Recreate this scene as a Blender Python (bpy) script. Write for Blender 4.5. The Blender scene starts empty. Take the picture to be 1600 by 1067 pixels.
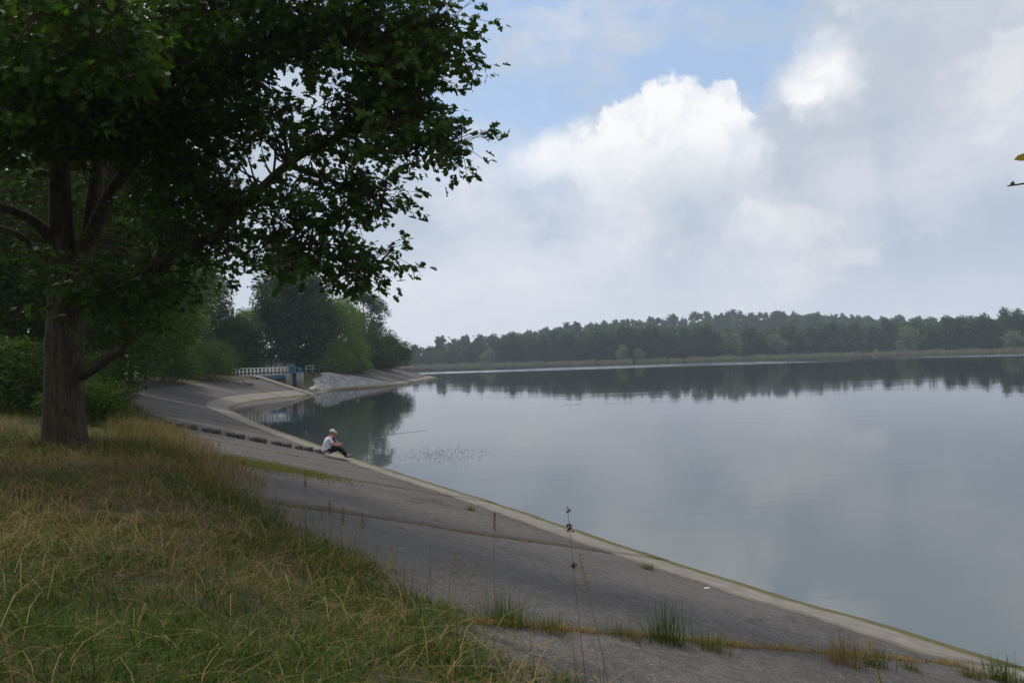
import bpy, math, random
import numpy as np
from mathutils import Vector, Matrix

R = math.radians
rng = np.random.default_rng(11)
random.seed(11)
scene = bpy.context.scene
col = scene.collection

# ------------------------------------------------------------------ camera
FPX = 1232.0
EYE = 4.0
pitch, roll = R(1.19), R(-1.73)
c_f = np.array([0, math.cos(pitch), math.sin(pitch)])
_u0 = np.array([0, -math.sin(pitch), math.cos(pitch)])
c_r = math.cos(roll) * np.array([1., 0, 0]) + math.sin(roll) * _u0
c_u = -math.sin(roll) * np.array([1., 0, 0]) + math.cos(roll) * _u0
cam_d = bpy.data.cameras.new('camera')
cam = bpy.data.objects.new('camera', cam_d)
col.objects.link(cam)
cam_d.sensor_width = 36
cam_d.lens = FPX / 1600 * 36
cam_d.clip_start = 0.05
cam_d.clip_end = 6000
cam.matrix_world = Matrix(((c_r[0], c_u[0], -c_f[0], 0), (c_r[1], c_u[1], -c_f[1], 0),
                           (c_r[2], c_u[2], -c_f[2], EYE), (0, 0, 0, 1)))
scene.camera = cam
scene.view_settings.view_transform = 'Standard'
scene.view_settings.look = 'None'
scene.view_settings.exposure = 0.55
scene.view_settings.gamma = 1.0
scene.view_settings.use_curve_mapping = False
cy = scene.cycles
cy.max_bounces, cy.diffuse_bounces, cy.glossy_bounces, cy.transmission_bounces, cy.volume_bounces = 5, 3, 3, 3, 1
cy.caustics_reflective = cy.caustics_refractive = False


def ray(px, py):
    return c_f + (px - 800) / FPX * c_r + (533.5 - py) / FPX * c_u


def PZ(px, py, z=0.0):          # the place at height z that is seen at a pixel
    d = ray(px, py)
    return np.array([0, 0, EYE]) + (z - EYE) / d[2] * d


def PY(px, py, y):              # the place at depth y that is seen at a pixel
    d = ray(px, py)
    return np.array([0, 0, EYE]) + y / d[1] * d


def skydir(px, py):
    d = ray(px, py)
    return d / np.linalg.norm(d)


# ------------------------------------------------------------------ sun + sky
SUN_AZ = math.atan2(-0.62, 0.45)      # direction towards the sun, from +Y clockwise
SUN_EL = R(57)
sv = Vector((math.sin(SUN_AZ) * math.cos(SUN_EL), math.cos(SUN_AZ) * math.cos(SUN_EL), math.sin(SUN_EL)))
sun_d = bpy.data.lights.new('sun', 'SUN')
sun_d.energy = 1.5
sun_d.angle = R(14)
sun_d.color = (1.0, 0.95, 0.87)
sun = bpy.data.objects.new('sun', sun_d)
col.objects.link(sun)
sun.rotation_euler = sv.to_track_quat('Z', 'Y').to_euler()

world = bpy.data.worlds.new('World')
scene.world = world
world.use_nodes = True
world.cycles.sampling_method = 'MANUAL'
world.cycles.sample_map_resolution = 256
wt = world.node_tree
wt.nodes.clear()


class G:                                 # small helper for writing node graphs
    def __init__(s, t): s.t = t

    def n(s, typ, **kw):
        x = s.t.nodes.new(typ)
        for k, v in kw.items(): setattr(x, k, v)
        return x

    def put(s, sock, v):
        if isinstance(v, bpy.types.NodeSocket): s.t.links.new(v, sock)
        elif isinstance(v, (tuple, list, np.ndarray)) and len(v) == 3 and sock.type == 'RGBA':
            sock.default_value = (*v, 1)
        else: sock.default_value = v

    def m(s, op, a, b=0.0, c=None, clamp=False):
        x = s.n('ShaderNodeMath', operation=op, use_clamp=clamp)
        s.put(x.inputs[0], a); s.put(x.inputs[1], b)
        if c is not None: s.put(x.inputs[2], c)
        return x.outputs[0]

    def vm(s, op, a, b):
        x = s.n('ShaderNodeVectorMath', operation=op)
        s.put(x.inputs[0], a); s.put(x.inputs[1], b)
        return x.outputs['Value'] if op in ('DOT_PRODUCT', 'LENGTH') else x.outputs[0]

    def step(s, v, a, b):                # smooth 0..1 between a and b
        x = s.n('ShaderNodeMapRange', interpolation_type='SMOOTHSTEP')
        s.put(x.inputs[0], v); s.put(x.inputs[1], a); s.put(x.inputs[2], b)
        return x.outputs[0]

    def mix(s, f, a, b, mode='MIX'):
        x = s.n('ShaderNodeMix', data_type='RGBA', blend_type=mode)
        s.put(x.inputs[0], f); s.put(x.inputs[6], a); s.put(x.inputs[7], b)
        return x.outputs[2]

    def noise(s, vec, scale, detail=4, rough=0.55, dist=0.0, col=False):
        x = s.n('ShaderNodeTexNoise')
        if vec is not None: s.put(x.inputs['Vector'], vec)
        x.inputs['Scale'].default_value = scale
        x.inputs['Detail'].default_value = detail
        x.inputs['Roughness'].default_value = rough
        x.inputs['Distortion'].default_value = dist
        return x.outputs['Color' if col else 'Fac']


g = G(wt)
tc = g.n('ShaderNodeTexCoord').outputs['Generated']
sky = g.n('ShaderNodeTexSky', sky_type='NISHITA')
sky.sun_disc = False
sky.sun_elevation = SUN_EL
sky.sun_rotation = SUN_AZ
sky.air_density = 1.0
sky.dust_density = 1.2
SKY_K = 0.085
stretch = g.n('ShaderNodeMapping')
g.put(stretch.inputs['Vector'], tc)
stretch.inputs['Scale'].default_value = (1, 1, 2.3)
sv3 = stretch.outputs[0]
n_big = g.noise(sv3, 2.2, 3, 0.55, 0.3)
n_mid = g.noise(sv3, 5.5, 5, 0.6, 0.25)
n_fine = g.noise(tc, 15.0, 5, 0.62, 0.4)
warp = g.vm('MULTIPLY', g.vm('SUBTRACT', g.noise(tc, 7.0, 4, 0.62, 0, True), (0.5, 0.5, 0.5)), (0.16, 0.16, 0.16))
dirw = g.vm('ADD', tc, warp)
warp2 = g.vm('MULTIPLY', g.vm('SUBTRACT', g.noise(tc, 26.0, 4, 0.62, 0, True), (0.5, 0.5, 0.5)), (0.065, 0.065, 0.065))
dirw2 = g.vm('ADD', g.vm('ADD', tc, g.vm('MULTIPLY', warp, (0.35, 0.35, 0.35))), warp2)


def blob(px, py, r_px, soft=0.6, src=None):
    """1 inside a round patch of sky in the given direction, 0 outside"""
    c = skydir(px, py)
    d = g.vm('LENGTH', g.vm('SUBTRACT', src or dirw, tuple(c)), (0, 0, 0))
    r = r_px / FPX
    return g.step(d, r * (1 + soft * 0.5), r * (1 - soft * 0.5))


def mx(*a):
    o = a[0]
    for b in a[1:]: o = g.m('MAXIMUM', o, b)
    return o


pale = (0.50, 0.525, 0.585)
grey = (0.335, 0.395, 0.47)
white = (0.70, 0.70, 0.70)
cloud = g.mix(g.step(g.m('ADD', g.m('MULTIPLY', n_big, 0.6), g.m('MULTIPLY', n_mid, 0.4)), 0.40, 0.62), pale, grey)
# the grey shelves of cloud on the right and the paler bank between them
shelf = mx(blob(1420, 215, 190, 1.1), blob(1560, 160, 150, 1.1), blob(1300, 320, 120, 1.3))
cloud = g.mix(g.m('MULTIPLY', shelf, 0.75), cloud, (0.34, 0.38, 0.44))
shelf2 = mx(blob(1450, 345, 120, 1.2), blob(1590, 330, 120, 1.2), blob(1110, 345, 110, 1.2))
cloud = g.mix(g.m('MULTIPLY', shelf2, 0.7), cloud, (0.295, 0.355, 0.435))
paleb = mx(blob(1480, 265, 70, 1.4), blob(1590, 215, 70, 1.4), blob(1340, 290, 60, 1.4), blob(1190, 370, 70, 1.2))
cloud = g.mix(g.m('MULTIPLY', paleb, 0.6), cloud, (0.54, 0.55, 0.60))
n_puff = g.noise(g.vm('ADD', g.vm('MULTIPLY', tc, (1, 1, 1.7)), warp), 6.5, 5, 0.6, 0.2)
cloud = g.mix(g.m('MULTIPLY', g.step(n_puff, 0.5, 0.66), 0.55), cloud, (0.585, 0.58, 0.595))
cloud = g.mix(g.m('MULTIPLY', g.step(n_puff, 0.46, 0.34), 0.4), cloud, (0.315, 0.37, 0.44))
# blue gaps
n_gap = g.noise(sv3, 3.1, 4, 0.6, 0.4)
gap_any = g.m('MULTIPLY', g.step(n_gap, 0.56, 0.72), 0.6)
elev = g.n('ShaderNodeSeparateXYZ'); g.put(elev.inputs[0], tc)
gap_any = g.m('MULTIPLY', gap_any, g.step(elev.outputs[2], 0.25, 0.5))
gap = mx(blob(880, 60, 190, 1.0), blob(1080, 95, 120, 0.9), blob(1200, 40, 60, 0.9), blob(1150, 150, 50, 0.8), blob(700, 130, 120, 1.0),
         blob(600, -120, 240, 1.0))
gap = g.m('MULTIPLY', gap, g.step(n_mid, 0.66, 0.42))
gap = g.m('MAXIMUM', gap, gap_any)
lowfade = g.step(elev.outputs[2], 0.02, 0.16)
blue = g.mix(0.42, g.mix(1.0, sky.outputs[0], (SKY_K, SKY_K, SKY_K), 'MULTIPLY'), (0.40, 0.53, 0.74))
out = g.mix(g.m('MULTIPLY', gap, lowfade), cloud, blue)
# towering cumulus with a hard upper edge
cum = mx(blob(1060, 190, 62, 0.22, dirw2), blob(1120, 195, 52, 0.22, dirw2), blob(985, 215, 58, 0.25, dirw2), blob(1010, 265, 90, 0.5, dirw2),
         blob(930, 255, 60, 0.7, dirw2), blob(1110, 250, 80, 0.6, dirw2), blob(850, 250, 50, 1.1), blob(1258, 132, 34, 1.3, dirw2), blob(1295, 105, 40, 1.6),
         blob(1185, 355, 36, 0.7, dirw2))
shade = g.step(n_fine, 0.42, 0.66)
low = g.step(elev.outputs[2], skydir(1060, 330)[2], skydir(1060, 190)[2])
cumcol = g.mix(g.m('MULTIPLY', shade, 0.6), white, (0.50, 0.525, 0.58))
out = g.mix(g.m('MULTIPLY', cum, g.m('MULTIPLY_ADD', low, 0.75, 0.2)), out, cumcol)
# paler, slightly warm air low down
hz = g.step(elev.outputs[2], 0.16, 0.0)
out = g.mix(g.m('MULTIPLY', hz, 0.7), out, (0.51, 0.54, 0.605))
bg = g.n('ShaderNodeBackground')
g.put(bg.inputs['Color'], g.mix(1.0, out, (10, 10, 10), 'MULTIPLY'))
bg.inputs['Strength'].default_value = 0.1
wo = g.n('ShaderNodeOutputWorld')
wt.links.new(bg.outputs[0], wo.inputs[0])


# ------------------------------------------------------------------ mesh helpers
class MB:
    def __init__(s): s.v = []; s.f = []; s.n = 0; s.t = []

    def add(s, verts, faces, tint=None):
        verts = np.asarray(verts, float).reshape(-1, 3)
        for f in (faces if isinstance(faces, list) else [faces]):
            s.f.append(np.asarray(f, np.int64) + s.n)
        s.v.append(verts); s.n += len(verts)
        s.t.append(np.broadcast_to(np.asarray(0.5 if tint is None else tint, float), (len(verts),)))

    def mesh(s, name, mat=None, smooth=False):
        me = bpy.data.meshes.new(name)
        v = np.concatenate(s.v)
        fl = [np.atleast_2d(f) for f in s.f]
        tot = np.concatenate([np.full(len(f), f.shape[1]) for f in fl])
        loops = np.concatenate([f.ravel() for f in fl])
        me.vertices.add(len(v)); me.vertices.foreach_set('co', v.ravel())
        me.loops.add(len(loops)); me.loops.foreach_set('vertex_index', loops.astype(np.int32))
        me.polygons.add(len(tot))
        me.polygons.foreach_set('loop_start', np.concatenate([[0], np.cumsum(tot)[:-1]]).astype(np.int32))
        if smooth: me.polygons.foreach_set('use_smooth', np.ones(len(tot), bool))
        at = me.attributes.new('tint', 'FLOAT', 'POINT')
        at.data.foreach_set('value', np.concatenate(s.t).astype(np.float32))
        me.update(calc_edges=True); me.validate()
        if mat: me.materials.append(mat)
        return me


def link(name, data, parent=None, label=None, cat=None, group=None, kind=None):
    o = bpy.data.objects.new(name, data)
    col.objects.link(o)
    if parent is not None: o.parent = parent
    for k, v in (('label', label), ('category', cat), ('group', group), ('kind', kind)):
        if v: o[k] = v
    return o


def box(c, s, rot=None):
    c = np.asarray(c, float); s = np.asarray(s, float) / 2
    v = np.array([[x, y, z] for x in (-1, 1) for y in (-1, 1) for z in (-1, 1)]) * s
    if rot is not None: v = v @ np.asarray(rot).T
    return v + c, np.array([[0, 1, 3, 2], [4, 6, 7, 5], [0, 4, 5, 1], [2, 3, 7, 6], [0, 2, 6, 4], [1, 5, 7, 3]])


def rotz(a):
    c, s = math.cos(a), math.sin(a)
    return np.array([[c, -s, 0], [s, c, 0], [0, 0, 1.]])


def tube(pts, rad, n=8, cap=True):
    pts = np.asarray(pts, float); rad = np.broadcast_to(rad, (len(pts),))
    t = np.gradient(pts, axis=0); t /= np.linalg.norm(t, axis=1)[:, None] + 1e-9
    a = np.array([0.31, 0.52, 0.79])
    x = np.cross(t, a); x /= np.linalg.norm(x, axis=1)[:, None] + 1e-9
    y = np.cross(t, x)
    th = np.arange(n) / n * 2 * math.pi
    v = pts[:, None] + rad[:, None, None] * (np.cos(th)[None, :, None] * x[:, None] + np.sin(th)[None, :, None] * y[:, None])
    m = len(pts)
    i = np.arange(m - 1)[:, None] * n; j = np.arange(n)[None]; k = (j + 1) % n
    q = np.stack([i + j, i + k, i + n + k, i + n + j], -1).reshape(-1, 4)
    f = [q]
    if cap: f += [np.arange(n)[None, ::-1], (np.arange(n) + (m - 1) * n)[None]]
    return v.reshape(-1, 3), f


def smooth_path(pts, k=6):
    p = np.asarray(pts, float)
    q = np.vstack([2 * p[0] - p[1], p, 2 * p[-1] - p[-2]])
    out = []
    for i in range(1, len(q) - 2):
        for t in np.arange(k) / k:
            a, b, c, d = q[i - 1], q[i], q[i + 1], q[i + 2]
            out.append(0.5 * (2 * b + (c - a) * t + (2 * a - 5 * b + 4 * c - d) * t * t + (3 * b - a - 3 * c + d) * t ** 3))
    out.append(p[-1])
    return np.array(out)


def unit(v):
    v = np.asarray(v, float)
    return v / (np.linalg.norm(v, axis=-1, keepdims=True) + 1e-9)


# ------------------------------------------------------------------ materials
MATS = {}


def mat(name, build):
    if name in MATS: return MATS[name]
    m = bpy.data.materials.new(name); m.use_nodes = True
    t = m.node_tree; t.nodes.clear()
    h = G(t); o = h.n('ShaderNodeOutputMaterial')
    t.links.new(build(h), o.inputs['Surface'])
    MATS[name] = m
    return m


def pbsdf(h, colr, rough=0.7, bump=None, bstr=0.3, bdist=0.02, spec=0.3, metal=0.0):
    b = h.n('ShaderNodeBsdfPrincipled')
    h.put(b.inputs['Base Color'], colr); h.put(b.inputs['Roughness'], rough)
    b.inputs['Specular IOR Level'].default_value = spec; b.inputs['Metallic'].default_value = metal
    if bump is not None:
        n = h.n('ShaderNodeBump'); n.inputs['Strength'].default_value = bstr; n.inputs['Distance'].default_value = bdist
        h.put(n.inputs['Height'], bump); h.t.links.new(n.outputs[0], b.inputs['Normal'])
    return b.outputs[0]


def ramp(h, fac, stops):
    x = h.n('ShaderNodeValToRGB'); h.put(x.inputs[0], fac)
    e = x.color_ramp.elements
    while len(e) < len(stops): e.new(0.5)
    for i, (p, c) in enumerate(stops): e[i].position = p; e[i].color = (*c, 1)
    return x.outputs[0]


def pos(h): return h.n('ShaderNodeNewGeometry').outputs['Position']
def tint(h): return h.n('ShaderNodeAttribute', attribute_name='tint').outputs['Fac']
def orand(h): return h.n('ShaderNodeObjectInfo').outputs['Random']


def leafmat(name, dark, mid, light, trans=0.35, gloss=0.35, objrand=False):
    def f(h):
        fac = tint(h)
        if objrand: fac = h.m('ADD', h.m('MULTIPLY', fac, 0.75), h.m('MULTIPLY', orand(h), 0.25))
        c = ramp(h, fac, [(0.0, dark), (0.5, mid), (1.0, light)])
        b = pbsdf(h, c, gloss + .15, spec=0.1)
        tr = h.n('ShaderNodeBsdfTranslucent')
        h.put(tr.inputs[0], h.mix(1.0, c, (1.5, 1.6, 0.6), 'MULTIPLY'))
        x = h.n('ShaderNodeMixShader'); x.inputs[0].default_value = trans
        h.t.links.new(b, x.inputs[1]); h.t.links.new(tr.outputs[0], x.inputs[2])
        return x.outputs[0]
    return mat(name, f)


M_bark = mat('bark', lambda h: pbsdf(h, ramp(h, h.noise(h.vm('MULTIPLY', pos(h), (6, 6, 1.3)), 3, 8, 0.65, 0.5),
             [(0.3, (0.016, 0.012, 0.007)), (0.5, (0.05, 0.039, 0.022)), (0.72, (0.1, 0.08, 0.046))]), 0.9,
             h.noise(h.vm('MULTIPLY', pos(h), (8, 8, 1.6)), 4, 8, 0.7, 0.6), 0.9, 0.05))
M_oak = leafmat('oak_leaf', (0.018, 0.038, 0.008), (0.037, 0.072, 0.012), (0.07, 0.12, 0.022), 0.42, 0.32)
M_wood = leafmat('wood_leaf', (0.018, 0.04, 0.008), (0.042, 0.078, 0.014), (0.085, 0.125, 0.024), 0.35, 0.6)
M_light = leafmat('light_leaf', (0.05, 0.095, 0.014), (0.11, 0.185, 0.026), (0.18, 0.25, 0.045), 0.35, 0.5)
M_grey = leafmat('poplar_leaf', (0.024, 0.044, 0.016), (0.05, 0.082, 0.03), (0.095, 0.13, 0.055), 0.3, 0.45)
M_far = leafmat('far_leaf', (0.016, 0.036, 0.011), (0.036, 0.068, 0.018), (0.078, 0.115, 0.032), 0.25, 0.6, True)
M_willow = leafmat('willow_leaf', (0.085, 0.11, 0.06), (0.14, 0.17, 0.095), (0.2, 0.23, 0.14), 0.3, 0.6)


def f_grass(h):
    c = ramp(h, tint(h), [(0.0, (0.026, 0.06, 0.007)), (0.3, (0.06, 0.105, 0.013)), (0.5, (0.135, 0.13, 0.026)),
                          (0.72, (0.215, 0.145, 0.05)), (0.88, (0.34, 0.255, 0.11)), (1.0, (0.16, 0.07, 0.025))])
    b = pbsdf(h, c, 0.7, spec=0.08)
    tr = h.n('ShaderNodeBsdfTranslucent'); h.put(tr.inputs[0], c)
    x = h.n('ShaderNodeMixShader'); x.inputs[0].default_value = 0.3
    h.t.links.new(b, x.inputs[1]); h.t.links.new(tr.outputs[0], x.inputs[2])
    return x.outputs[0]


M_grass = mat('grass_blade', f_grass)
M_soil = mat('soil', lambda h: pbsdf(h, h.mix(h.step(h.noise(pos(h), 0.9, 5), 0.45, 0.6),
             ramp(h, h.noise(pos(h), 14, 8, 0.7), [(0.3, (0.045, 0.032, 0.02)), (0.7, (0.13, 0.095, 0.055))]),
             ramp(h, h.noise(pos(h), 20, 8, 0.7), [(0.3, (0.03, 0.045, 0.014)), (0.7, (0.10, 0.10, 0.035))])), 0.95,
             h.noise(pos(h), 12, 8, 0.7), 0.8, 0.08))


def f_asphalt(h):
    p = pos(h)
    big = h.noise(p, 0.55, 5, 0.6)
    fine = h.noise(p, 45, 3, 0.7)
    vor = h.n('ShaderNodeTexVoronoi'); h.put(vor.inputs['Vector'], p); vor.inputs['Scale'].default_value = 38
    c = ramp(h, fine, [(0.32, (0.05, 0.044, 0.039)), (0.52, (0.102, 0.091, 0.082)), (0.72, (0.222, 0.198, 0.175))])
    c = h.mix(h.step(big, 0.45, 0.7), c, h.mix(1.0, c, (0.74, 0.72, 0.72), 'MULTIPLY'))
    md = h.noise(p, 6.5, 5, 0.75, 0.4)
    c = h.mix(1.0, c, ramp(h, md, [(0.35, (0.72, 0.72, 0.73)), (0.65, (1.25, 1.23, 1.2))]), 'MULTIPLY')
    st = h.noise(h.vm('MULTIPLY', p, (1, 1, 4)), 1.7, 6, 0.7, 1.0)
    c = h.mix(h.m('MULTIPLY', h.step(st, 0.56, 0.72), 0.5), c, (0.16, 0.145, 0.125))
    vc = h.n('ShaderNodeTexVoronoi', feature='DISTANCE_TO_EDGE'); vc.inputs['Scale'].default_value = 0.42
    h.put(vc.inputs['Vector'], h.vm('ADD', p, h.vm('MULTIPLY', h.noise(p, 1.3, 6, 0.7, 0, True), (1.1, 1.1, 0))))
    crack = h.m('MULTIPLY', h.step(vc.outputs['Distance'], 0.011, 0.004), h.step(h.noise(p, 0.35, 3), 0.46, 0.56))
    c = h.mix(h.m('MULTIPLY', crack, 0.75), c, (0.035, 0.032, 0.028))
    c = h.mix(h.m('MULTIPLY', h.step(h.noise(p, 0.9, 7, 0.75, 1.2), 0.60, 0.68), 0.45), c, (0.055, 0.052, 0.05))
    c = h.mix(h.m('MULTIPLY', h.step(h.noise(p, 9, 3, 0.5), 0.70, 0.74), 0.6), c, (0.30, 0.27, 0.21))
    c = h.mix(h.m('MULTIPLY', h.m('SUBTRACT', orand(h), 0.3), 0.35), c, (0.19, 0.18, 0.175))
    return pbsdf(h, c, 0.85, h.m('ADD', fine, h.m('MULTIPLY', vor.outputs['Distance'], 0.8)), 0.6, 0.012, 0.25)


M_asphalt = mat('asphalt', f_asphalt)


def f_apron(h):
    p = pos(h); d = tint(h)            # tint carries the distance from the waterline / 3 m
    c = ramp(h, h.noise(p, 3.0, 8, 0.7), [(0.3, (0.14, 0.12, 0.098)), (0.55, (0.225, 0.2, 0.165)), (0.75, (0.31, 0.28, 0.24))])
    c = h.mix(h.m('MULTIPLY', h.step(h.noise(p, 25, 4), 0.5, 0.75), 0.35), c, (0.13, 0.115, 0.1))
    n = h.m('MULTIPLY', h.m('SUBTRACT', h.noise(p, 2.2, 5), 0.5), 0.10)
    moss = h.step(h.m('ADD', d, n), 0.105, 0.06)
    return pbsdf(h, h.mix(moss, c, ramp(h, h.noise(p, 18, 5), [(0.3, (0.045, 0.045, 0.012)), (0.7, (0.15, 0.125, 0.03))])), 0.85,
                 h.noise(p, 30, 5, 0.7), 0.4, 0.012)


M_apron = mat('pale_concrete', f_apron)
M_conc = mat('grey_concrete', lambda h: pbsdf(h, ramp(h, h.noise(h.vm('MULTIPLY', pos(h), (3, 3, 0.7)), 1.5, 8, 0.7, 0.3),
             [(0.3, (0.13, 0.12, 0.11)), (0.55, (0.23, 0.215, 0.2)), (0.8, (0.34, 0.325, 0.3))]), 0.9, h.noise(pos(h), 20, 5), 0.3, 0.01))


def f_rubble(h):
    p = pos(h)
    v = h.n('ShaderNodeTexVoronoi', feature='DISTANCE_TO_EDGE'); h.put(v.inputs['Vector'], p); v.inputs['Scale'].default_value = 2.6
    v2 = h.n('ShaderNodeTexVoronoi'); h.put(v2.inputs['Vector'], p); v2.inputs['Scale'].default_value = 2.6
    c = h.mix(0.5, ramp(h, h.noise(p, 0.6, 6, 0.7), [(0.35, (0.24, 0.21, 0.18)), (0.52, (0.36, 0.325, 0.28)), (0.64, (0.6, 0.56, 0.5))]), v2.outputs['Color'], 'SOFT_LIGHT')
    bw = h.n('ShaderNodeRGBToBW'); h.put(bw.inputs[0], c)
    c = h.mix(0.75, c, bw.outputs[0])
    e = h.step(v.outputs['Distance'], 0.0, 0.09)
    return pbsdf(h, h.mix(e, (0.08, 0.075, 0.065), c), 0.9, e, 0.8, 0.08)


M_rubble = mat('stone_pitching', f_rubble)


def paint(name, c, rough=0.45):
    return mat(name, lambda h: pbsdf(h, h.mix(h.m('MULTIPLY', h.step(h.noise(pos(h), 5, 7, 0.7), 0.52, 0.72), 0.4), c,
               tuple(np.array(c) * 0.5 + np.array((0.05, 0.035, 0.02)))), rough, spec=0.4))


M_white = paint('white_paint', (0.72, 0.72, 0.70))
M_blue = paint('blue_paint', (0.03, 0.16, 0.27))
M_skin = mat('skin', lambda h: pbsdf(h, (0.42, 0.21, 0.14), 0.55))


def cloth(name, c):
    return mat(name, lambda h: pbsdf(h, h.mix(h.noise(pos(h), 30, 4), tuple(np.array(c) * 0.8), c), 0.9, h.noise(pos(h), 18, 4), 0.5, 0.015, 0.15))


# ------------------------------------------------------------------ shoreline and land form
near_pts = [(48, -66), (30, -33), (15, -6.2), (6.1, 9.7), (4.4, 12.5), (2.4, 16.0), (-0.1, 20.8), (-2.6, 25.3), (-4.9, 29.5), (-7.1, 33.6),
            (-10.7, 40.8), (-15.8, 50.7), (-21.7, 63.1), (-26.1, 72.9), (-28.7, 82.3), (-29.3, 90.1), (-28.3, 96.8), (-26.1, 101.9)]
far_pts = [(-27.2, 113.5), (-26.0, 117), (-23.2, 121.5), (-20.4, 127), (-18.8, 136), (-18.0, 150), (-17.2, 168), (-17.6, 181), (-21, 192), (-30, 199), (-48, 210)]
near_c = smooth_path(near_pts, 5)
far_c = smooth_path(far_pts, 5)
T1, T2 = np.array(near_pts[-1]), np.array(far_pts[0])
tT1 = unit(near_c[-1] - near_c[-3]); nT1 = np.array([-tT1[1], tT1[0]])
lake_far = [(-90, 245), (-130, 330), (-110, 440), (-62, 480), (-14, 452), (20, 428), (56, 402), (96, 402), (133, 410), (190, 408), (232, 352),
            (330, 300), (430, 180), (450, 0), (380, -200), (200, -260), (90, -150)]
polyA = np.vstack([near_c, far_c, lake_far])
notch = np.array([T1 + 10.5 * nT1, T1 + 11.5 * nT1 + (0.5, 4), T2 + (-9.5, 1.0)])
polyB = np.vstack([near_c, notch, far_c, lake_far])


def sdf(poly, P):           # > 0 on land
    a = poly; b = np.roll(poly, -1, 0)
    out = np.empty(len(P))
    for s in range(0, len(P), 20000):
        p = P[s:s + 20000]
        best = np.full(len(p), 1e18); ins = np.zeros(len(p), bool)
        for i in range(len(a)):
            e = b[i] - a[i]; w = p - a[i]
            t = np.clip((w @ e) / (e @ e), 0, 1)
            d = ((w - t[:, None] * e) ** 2).sum(1)
            best = np.minimum(best, d)
            c = (a[i][1] > p[:, 1]) != (b[i][1] > p[:, 1])
            if c.any():
                xi = a[i][0] + (p[:, 1] - a[i][1]) / (b[i][1] - a[i][1] + 1e-12) * e[0]
                ins ^= c & (p[:, 0] < xi)
        out[s:s + 20000] = np.sqrt(best) * np.where(ins, -1, 1)
    return out


def profile(d):
    return np.interp(d, [-30, -10, 0, 9, 12.5, 20, 60], [-2.6, -2.4, 0, 2.43, 2.85, 3.0, 3.3])


def bumps(x, y):
    return (0.5 * np.sin(x * 1.3 + 0.7 * y) + 0.5 * np.sin(y * 1.7 - 0.9 * x + 1) + 0.4 * np.sin(2.9 * x + 1.1) * np.sin(2.3 * y + 0.4)
            + 0.3 * np.sin(5.1 * x - 3.3 * y) * np.sin(4.3 * y))


def land(P):
    P = np.asarray(P, float)
    dA = sdf(polyA, P); dB = dA.copy()
    w_ = (P[:, 1] > 94) & (P[:, 1] < 150) & (P[:, 0] > -70) & (P[:, 0] < 0)
    if w_.any(): dB[w_] = sdf(polyB, P[w_])
    nearside = ((P - T1) @ tT1 < 0) | (P[:, 1] < 100)
    d = np.where(nearside, dA, dB)
    h = profile(d)
    innotch = (~nearside) & (dB < 0.9) & (dA > 0.0)
    h = np.where(innotch, np.maximum(h, 0.28 + 0.03 * dA), h)
    far = np.clip((P[:, 1] - 330) / 60, 0, 1)
    h = np.where((d > 0) & (P[:, 1] > 330), np.interp(d, [0, 12, 60, 400], [0, 0.8, 2.0, 6.0]), h)
    hill = 22 * np.exp(-((P[:, 0] - 215) / 190) ** 2 - ((P[:, 1] - 800) / 130) ** 2) + 8 * np.exp(-((P[:, 0] - 60) / 90) ** 2 - ((P[:, 1] - 640) / 80) ** 2)
    mound = 1.25 * np.exp(-((P[:, 0] + 28.4) / 3.0) ** 2 - ((P[:, 1] - 121.5) / 4.5) ** 2) * np.clip((d - 1.3) / 2.5, 0, 1)
    return h + hill * np.clip(d / 100, 0, 1) + mound, d


def ground_z(x, y):
    h, d = land(np.array([[x, y]]))
    return float(h[0])


def axis(segs, lo, hi):
    a = []
    for x0, x1, st in segs: a += list(np.arange(x0, x1, st))
    a = np.array(a + [segs[-1][1]])
    up = [a[-1]]; st = 0.7
    while up[-1] < hi: st *= 1.13; up.append(up[-1] + st)
    dn = [a[0]]; st = 0.7
    while dn[-1] > lo: st *= 1.13; dn.append(dn[-1] - st)
    up[-1] = hi; dn[-1] = lo
    return np.array(dn[:0:-1] + list(a) + up[1:])


gx = axis([(-46, -14, 0.55), (-14, 9, 0.24)], -1200, 1200)
gy = axis([(-4, 34, 0.24), (34, 215, 0.6)], -1200, 1200)
XX, YY = np.meshgrid(gx, gy)
PP = np.stack([XX.ravel(), YY.ravel()], 1)
hh, dd = land(PP)
low = np.clip((8.25 - dd) / 0.4, 0, 1) * (dd > -6) * (PP[:, 1] < 230)
hh = hh - 0.09 * low + 0.05 * bumps(PP[:, 0], PP[:, 1]) * np.clip((dd - 8) / 2, 0, 1) + .03 * np.clip((dd - 7.9) / .4, 0, 1)
nx, ny = len(gx), len(gy)
ii = (np.arange(ny - 1)[:, None] * nx + np.arange(nx - 1)[None]).ravel()
mb = MB(); mb.add(np.column_stack([PP, hh]), np.stack([ii, ii + 1, ii + nx + 1, ii + nx], 1))
link('ground', mb.mesh('ground', M_soil, True), kind='structure')


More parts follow.
